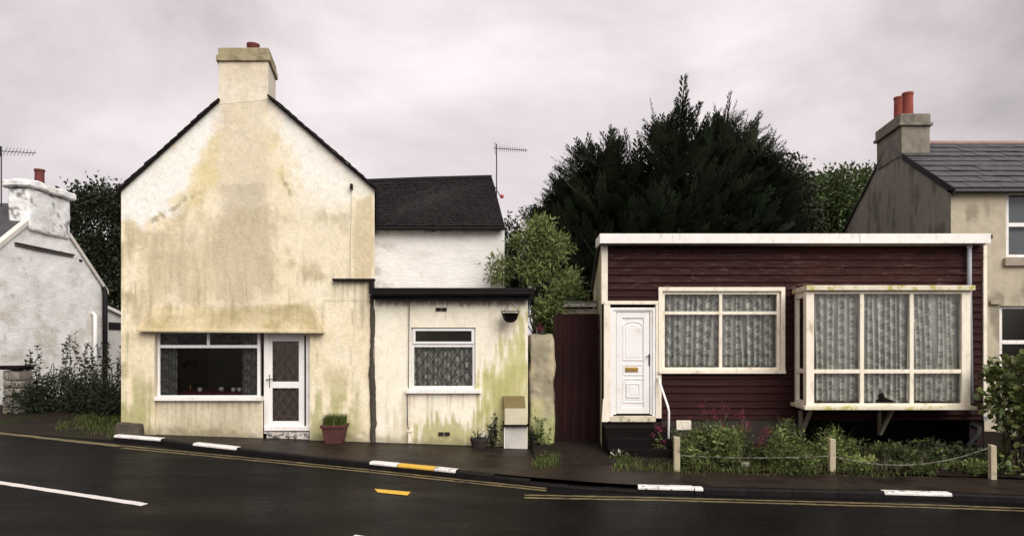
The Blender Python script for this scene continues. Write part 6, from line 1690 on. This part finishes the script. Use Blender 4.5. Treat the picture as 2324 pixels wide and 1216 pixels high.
# hanging basket
Y = 13.74; x = SX(1158, Y)
t = thing('hanging_basket', (x, Y, SZ(712, Y)), 'empty dark hanging basket on wires under the black fascia', 'hanging basket')
b = MB(); rz = SZ(712, Y); b.lathe((x, Y, rz), [(.0, -.17), (.07, -.165), (.13, -.11), (.165, 0), (.172, .0), (.172, .012), (.15, .012), (.12, -.05), (0, -.07)], 20); b.build('bowl', M['black_paint'], t, smooth=True)
b = MB(); b.tube([(x + .178 * math.cos(a), Y + .178 * math.sin(a), rz + .05) for a in np.linspace(0, 2 * math.pi, 25)], .006, 5, False)
for k in range(12):
    a = k * math.pi / 6; b.tube([(x + .17 * math.cos(a), Y + .17 * math.sin(a), rz), (x + .178 * math.cos(a), Y + .178 * math.sin(a), rz + .05)], .004, 4)
b.build('rim_wire', M['metal_dark'], t)
for a in (.2, 2.3, 4.4):
    b = MB(); b.tube([(x + .178 * math.cos(a), Y + .178 * math.sin(a), rz + .05), (x - .02, Y, SZ(684, Y))], .0055, 5); b.build('chain', M['metal_dark'], t)
b = MB(); b.tube([(x - .02, D, SZ(686, Y)), (x - .02, Y, SZ(684, Y))], .008, 6); b.build('hook', M['metal_dark'], t)
# garden posts and the sagging chain
posts = []
for px, py0, py1, lab in ((1537, 992, 1069, 'weathered white garden post beside the handrail'), (1890, 996, 1073, 'weathered white garden post before the bay window'), (2257, 1010, 1087, 'weathered white garden post in front of the round-leaved bush')):
    gx_, gy_ = GR(px, py1, 0.01); zt_ = SZ(py0, gy_)
    b = MB(); w = .048; ln = rnd.uniform(-.012, .012)
    b.hexa([(gx_ - w, gy_, -.9), (gx_ + w, gy_, -.9), (gx_ + w, gy_ + .09, -.9), (gx_ - w, gy_ + .09, -.9), (gx_ - w + ln, gy_, zt_), (gx_ + w + ln, gy_, zt_ - .012), (gx_ + w + ln, gy_ + .09, zt_), (gx_ - w + ln, gy_ + .09, zt_ + .01)])
    o = tag(b.build('garden_post', M['wood_post'], None, bevel=.006), lab, 'post', 'white posts along the garden edge'); posts.append((gx_, gy_ + .045, zt_))
def links(name, p, q, sag, label):
    p, q = Vector(p), Vector(q); n = int((q - p).length / .05)
    b = MB()
    f = lambda u: p.lerp(q, u) + Vector((0, 0, -sag * 4 * u * (1 - u)))
    for i in range(n):
        c = f((i + .5) / n); d = (f((i + 1) / n) - f(i / n)).normalized()
        s = d.cross(Vector((0, 0, 1))).normalized(); u2 = s.cross(d)
        if i % 2: s = u2
        ring = [tuple(c + d * .030 * math.cos(a) + s * .010 * math.sin(a)) for a in np.linspace(0, 2 * math.pi, 9)]
        b.tube(ring, .0034, 4, False)
    return tag(b.build(name, mat(name + '_paint', (.27, .25, .22), .6, .3, 9, 0, col2=(.08, .07, .06), thr=(.5, .56), s2=9), None), label, 'chain')
links('chain', (posts[1][0], posts[1][1], posts[1][2] - .28), (posts[2][0], posts[2][1], posts[2][2] - .02), .24, 'sagging pale chain between middle and right garden posts')
links('chain', (posts[0][0], posts[0][1], posts[0][2] - .30), (posts[1][0], posts[1][1], posts[1][2] - .29), .04, 'pale chain half lost in weeds between left posts')

# television aerials
def aerial(name, mast, mast_base, L, n, px, py, Y, s, label):
    t = thing(name, (SX(px, Y), Y, mast_base), label, 'aerial')
    p = PT(px, py, Y)
    b = MB(); b.tube([(p[0], Y, mast_base), (p[0], Y, p[2] + .12)], .017, 6); b.build('mast', M['metal_dark'], t)
    b = MB(); dz = -.065 * L
    b.tube([(p[0] - .08 * L, Y, p[2] + .005), (p[0] + L, Y, p[2] + dz)], .011, 5); bo = b.build('boom', M['metal_dark'], t)
    for k in range(n):
        u = (k + .5) / n; c = (p[0] + .06 + (L - .08) * u, Y, p[2] + dz * u); h = s * lerp(.105, .065, u)
        MB().tube([(c[0] - .0, c[1] - h * .6, c[2] - h), (c[0], c[1] + h * .6, c[2] + h)], .0065, 4).build('element', M['metal_dark'], t)
    b = MB()
    for k in range(5):
        zz = p[2] - .14 + .07 * k
        b.tube([(p[0] - .04, Y - .1, zz), (p[0] - .04, Y + .1, zz)], .006, 4)
    b.box(p[0] - .047, p[0] - .035, Y - .06, Y + .06, p[2] - .14, p[2] + .14)
    b.build('reflector', M['metal_dark'], t)
aerial('tv_aerial', None, SZ(452, 19.2), SX(1197, 19.2) - SX(1127, 19.2), 13, 1127, 337, 19.2, 1.0, 'television aerial on a mast above the tiled rear roof')
aerial('tv_aerial', None, 5.6, SX(82, 19.6) - SX(3, 19.6), 9, 3, 343, 19.6, 1.35, 'television aerial cut off by the left edge above cottage')
b = MB(); b.tube([PT(1119, 418, 19.2), PT(1136, 446, 19.2)], .012, 5)
t = thing('roof_float', PT(1138, 446, 19.15), 'small red ball on a bracket at the end of tiled roof', 'ball')
b.build('bracket', M['metal_dark'], t)
MB().lathe(PT(1139, 446, 19.15), [(.0, -.055), (.035, -.045), (.055, 0), (.035, .045), (0, .055)], 12).build('ball', M['red_plastic'], t, smooth=True)
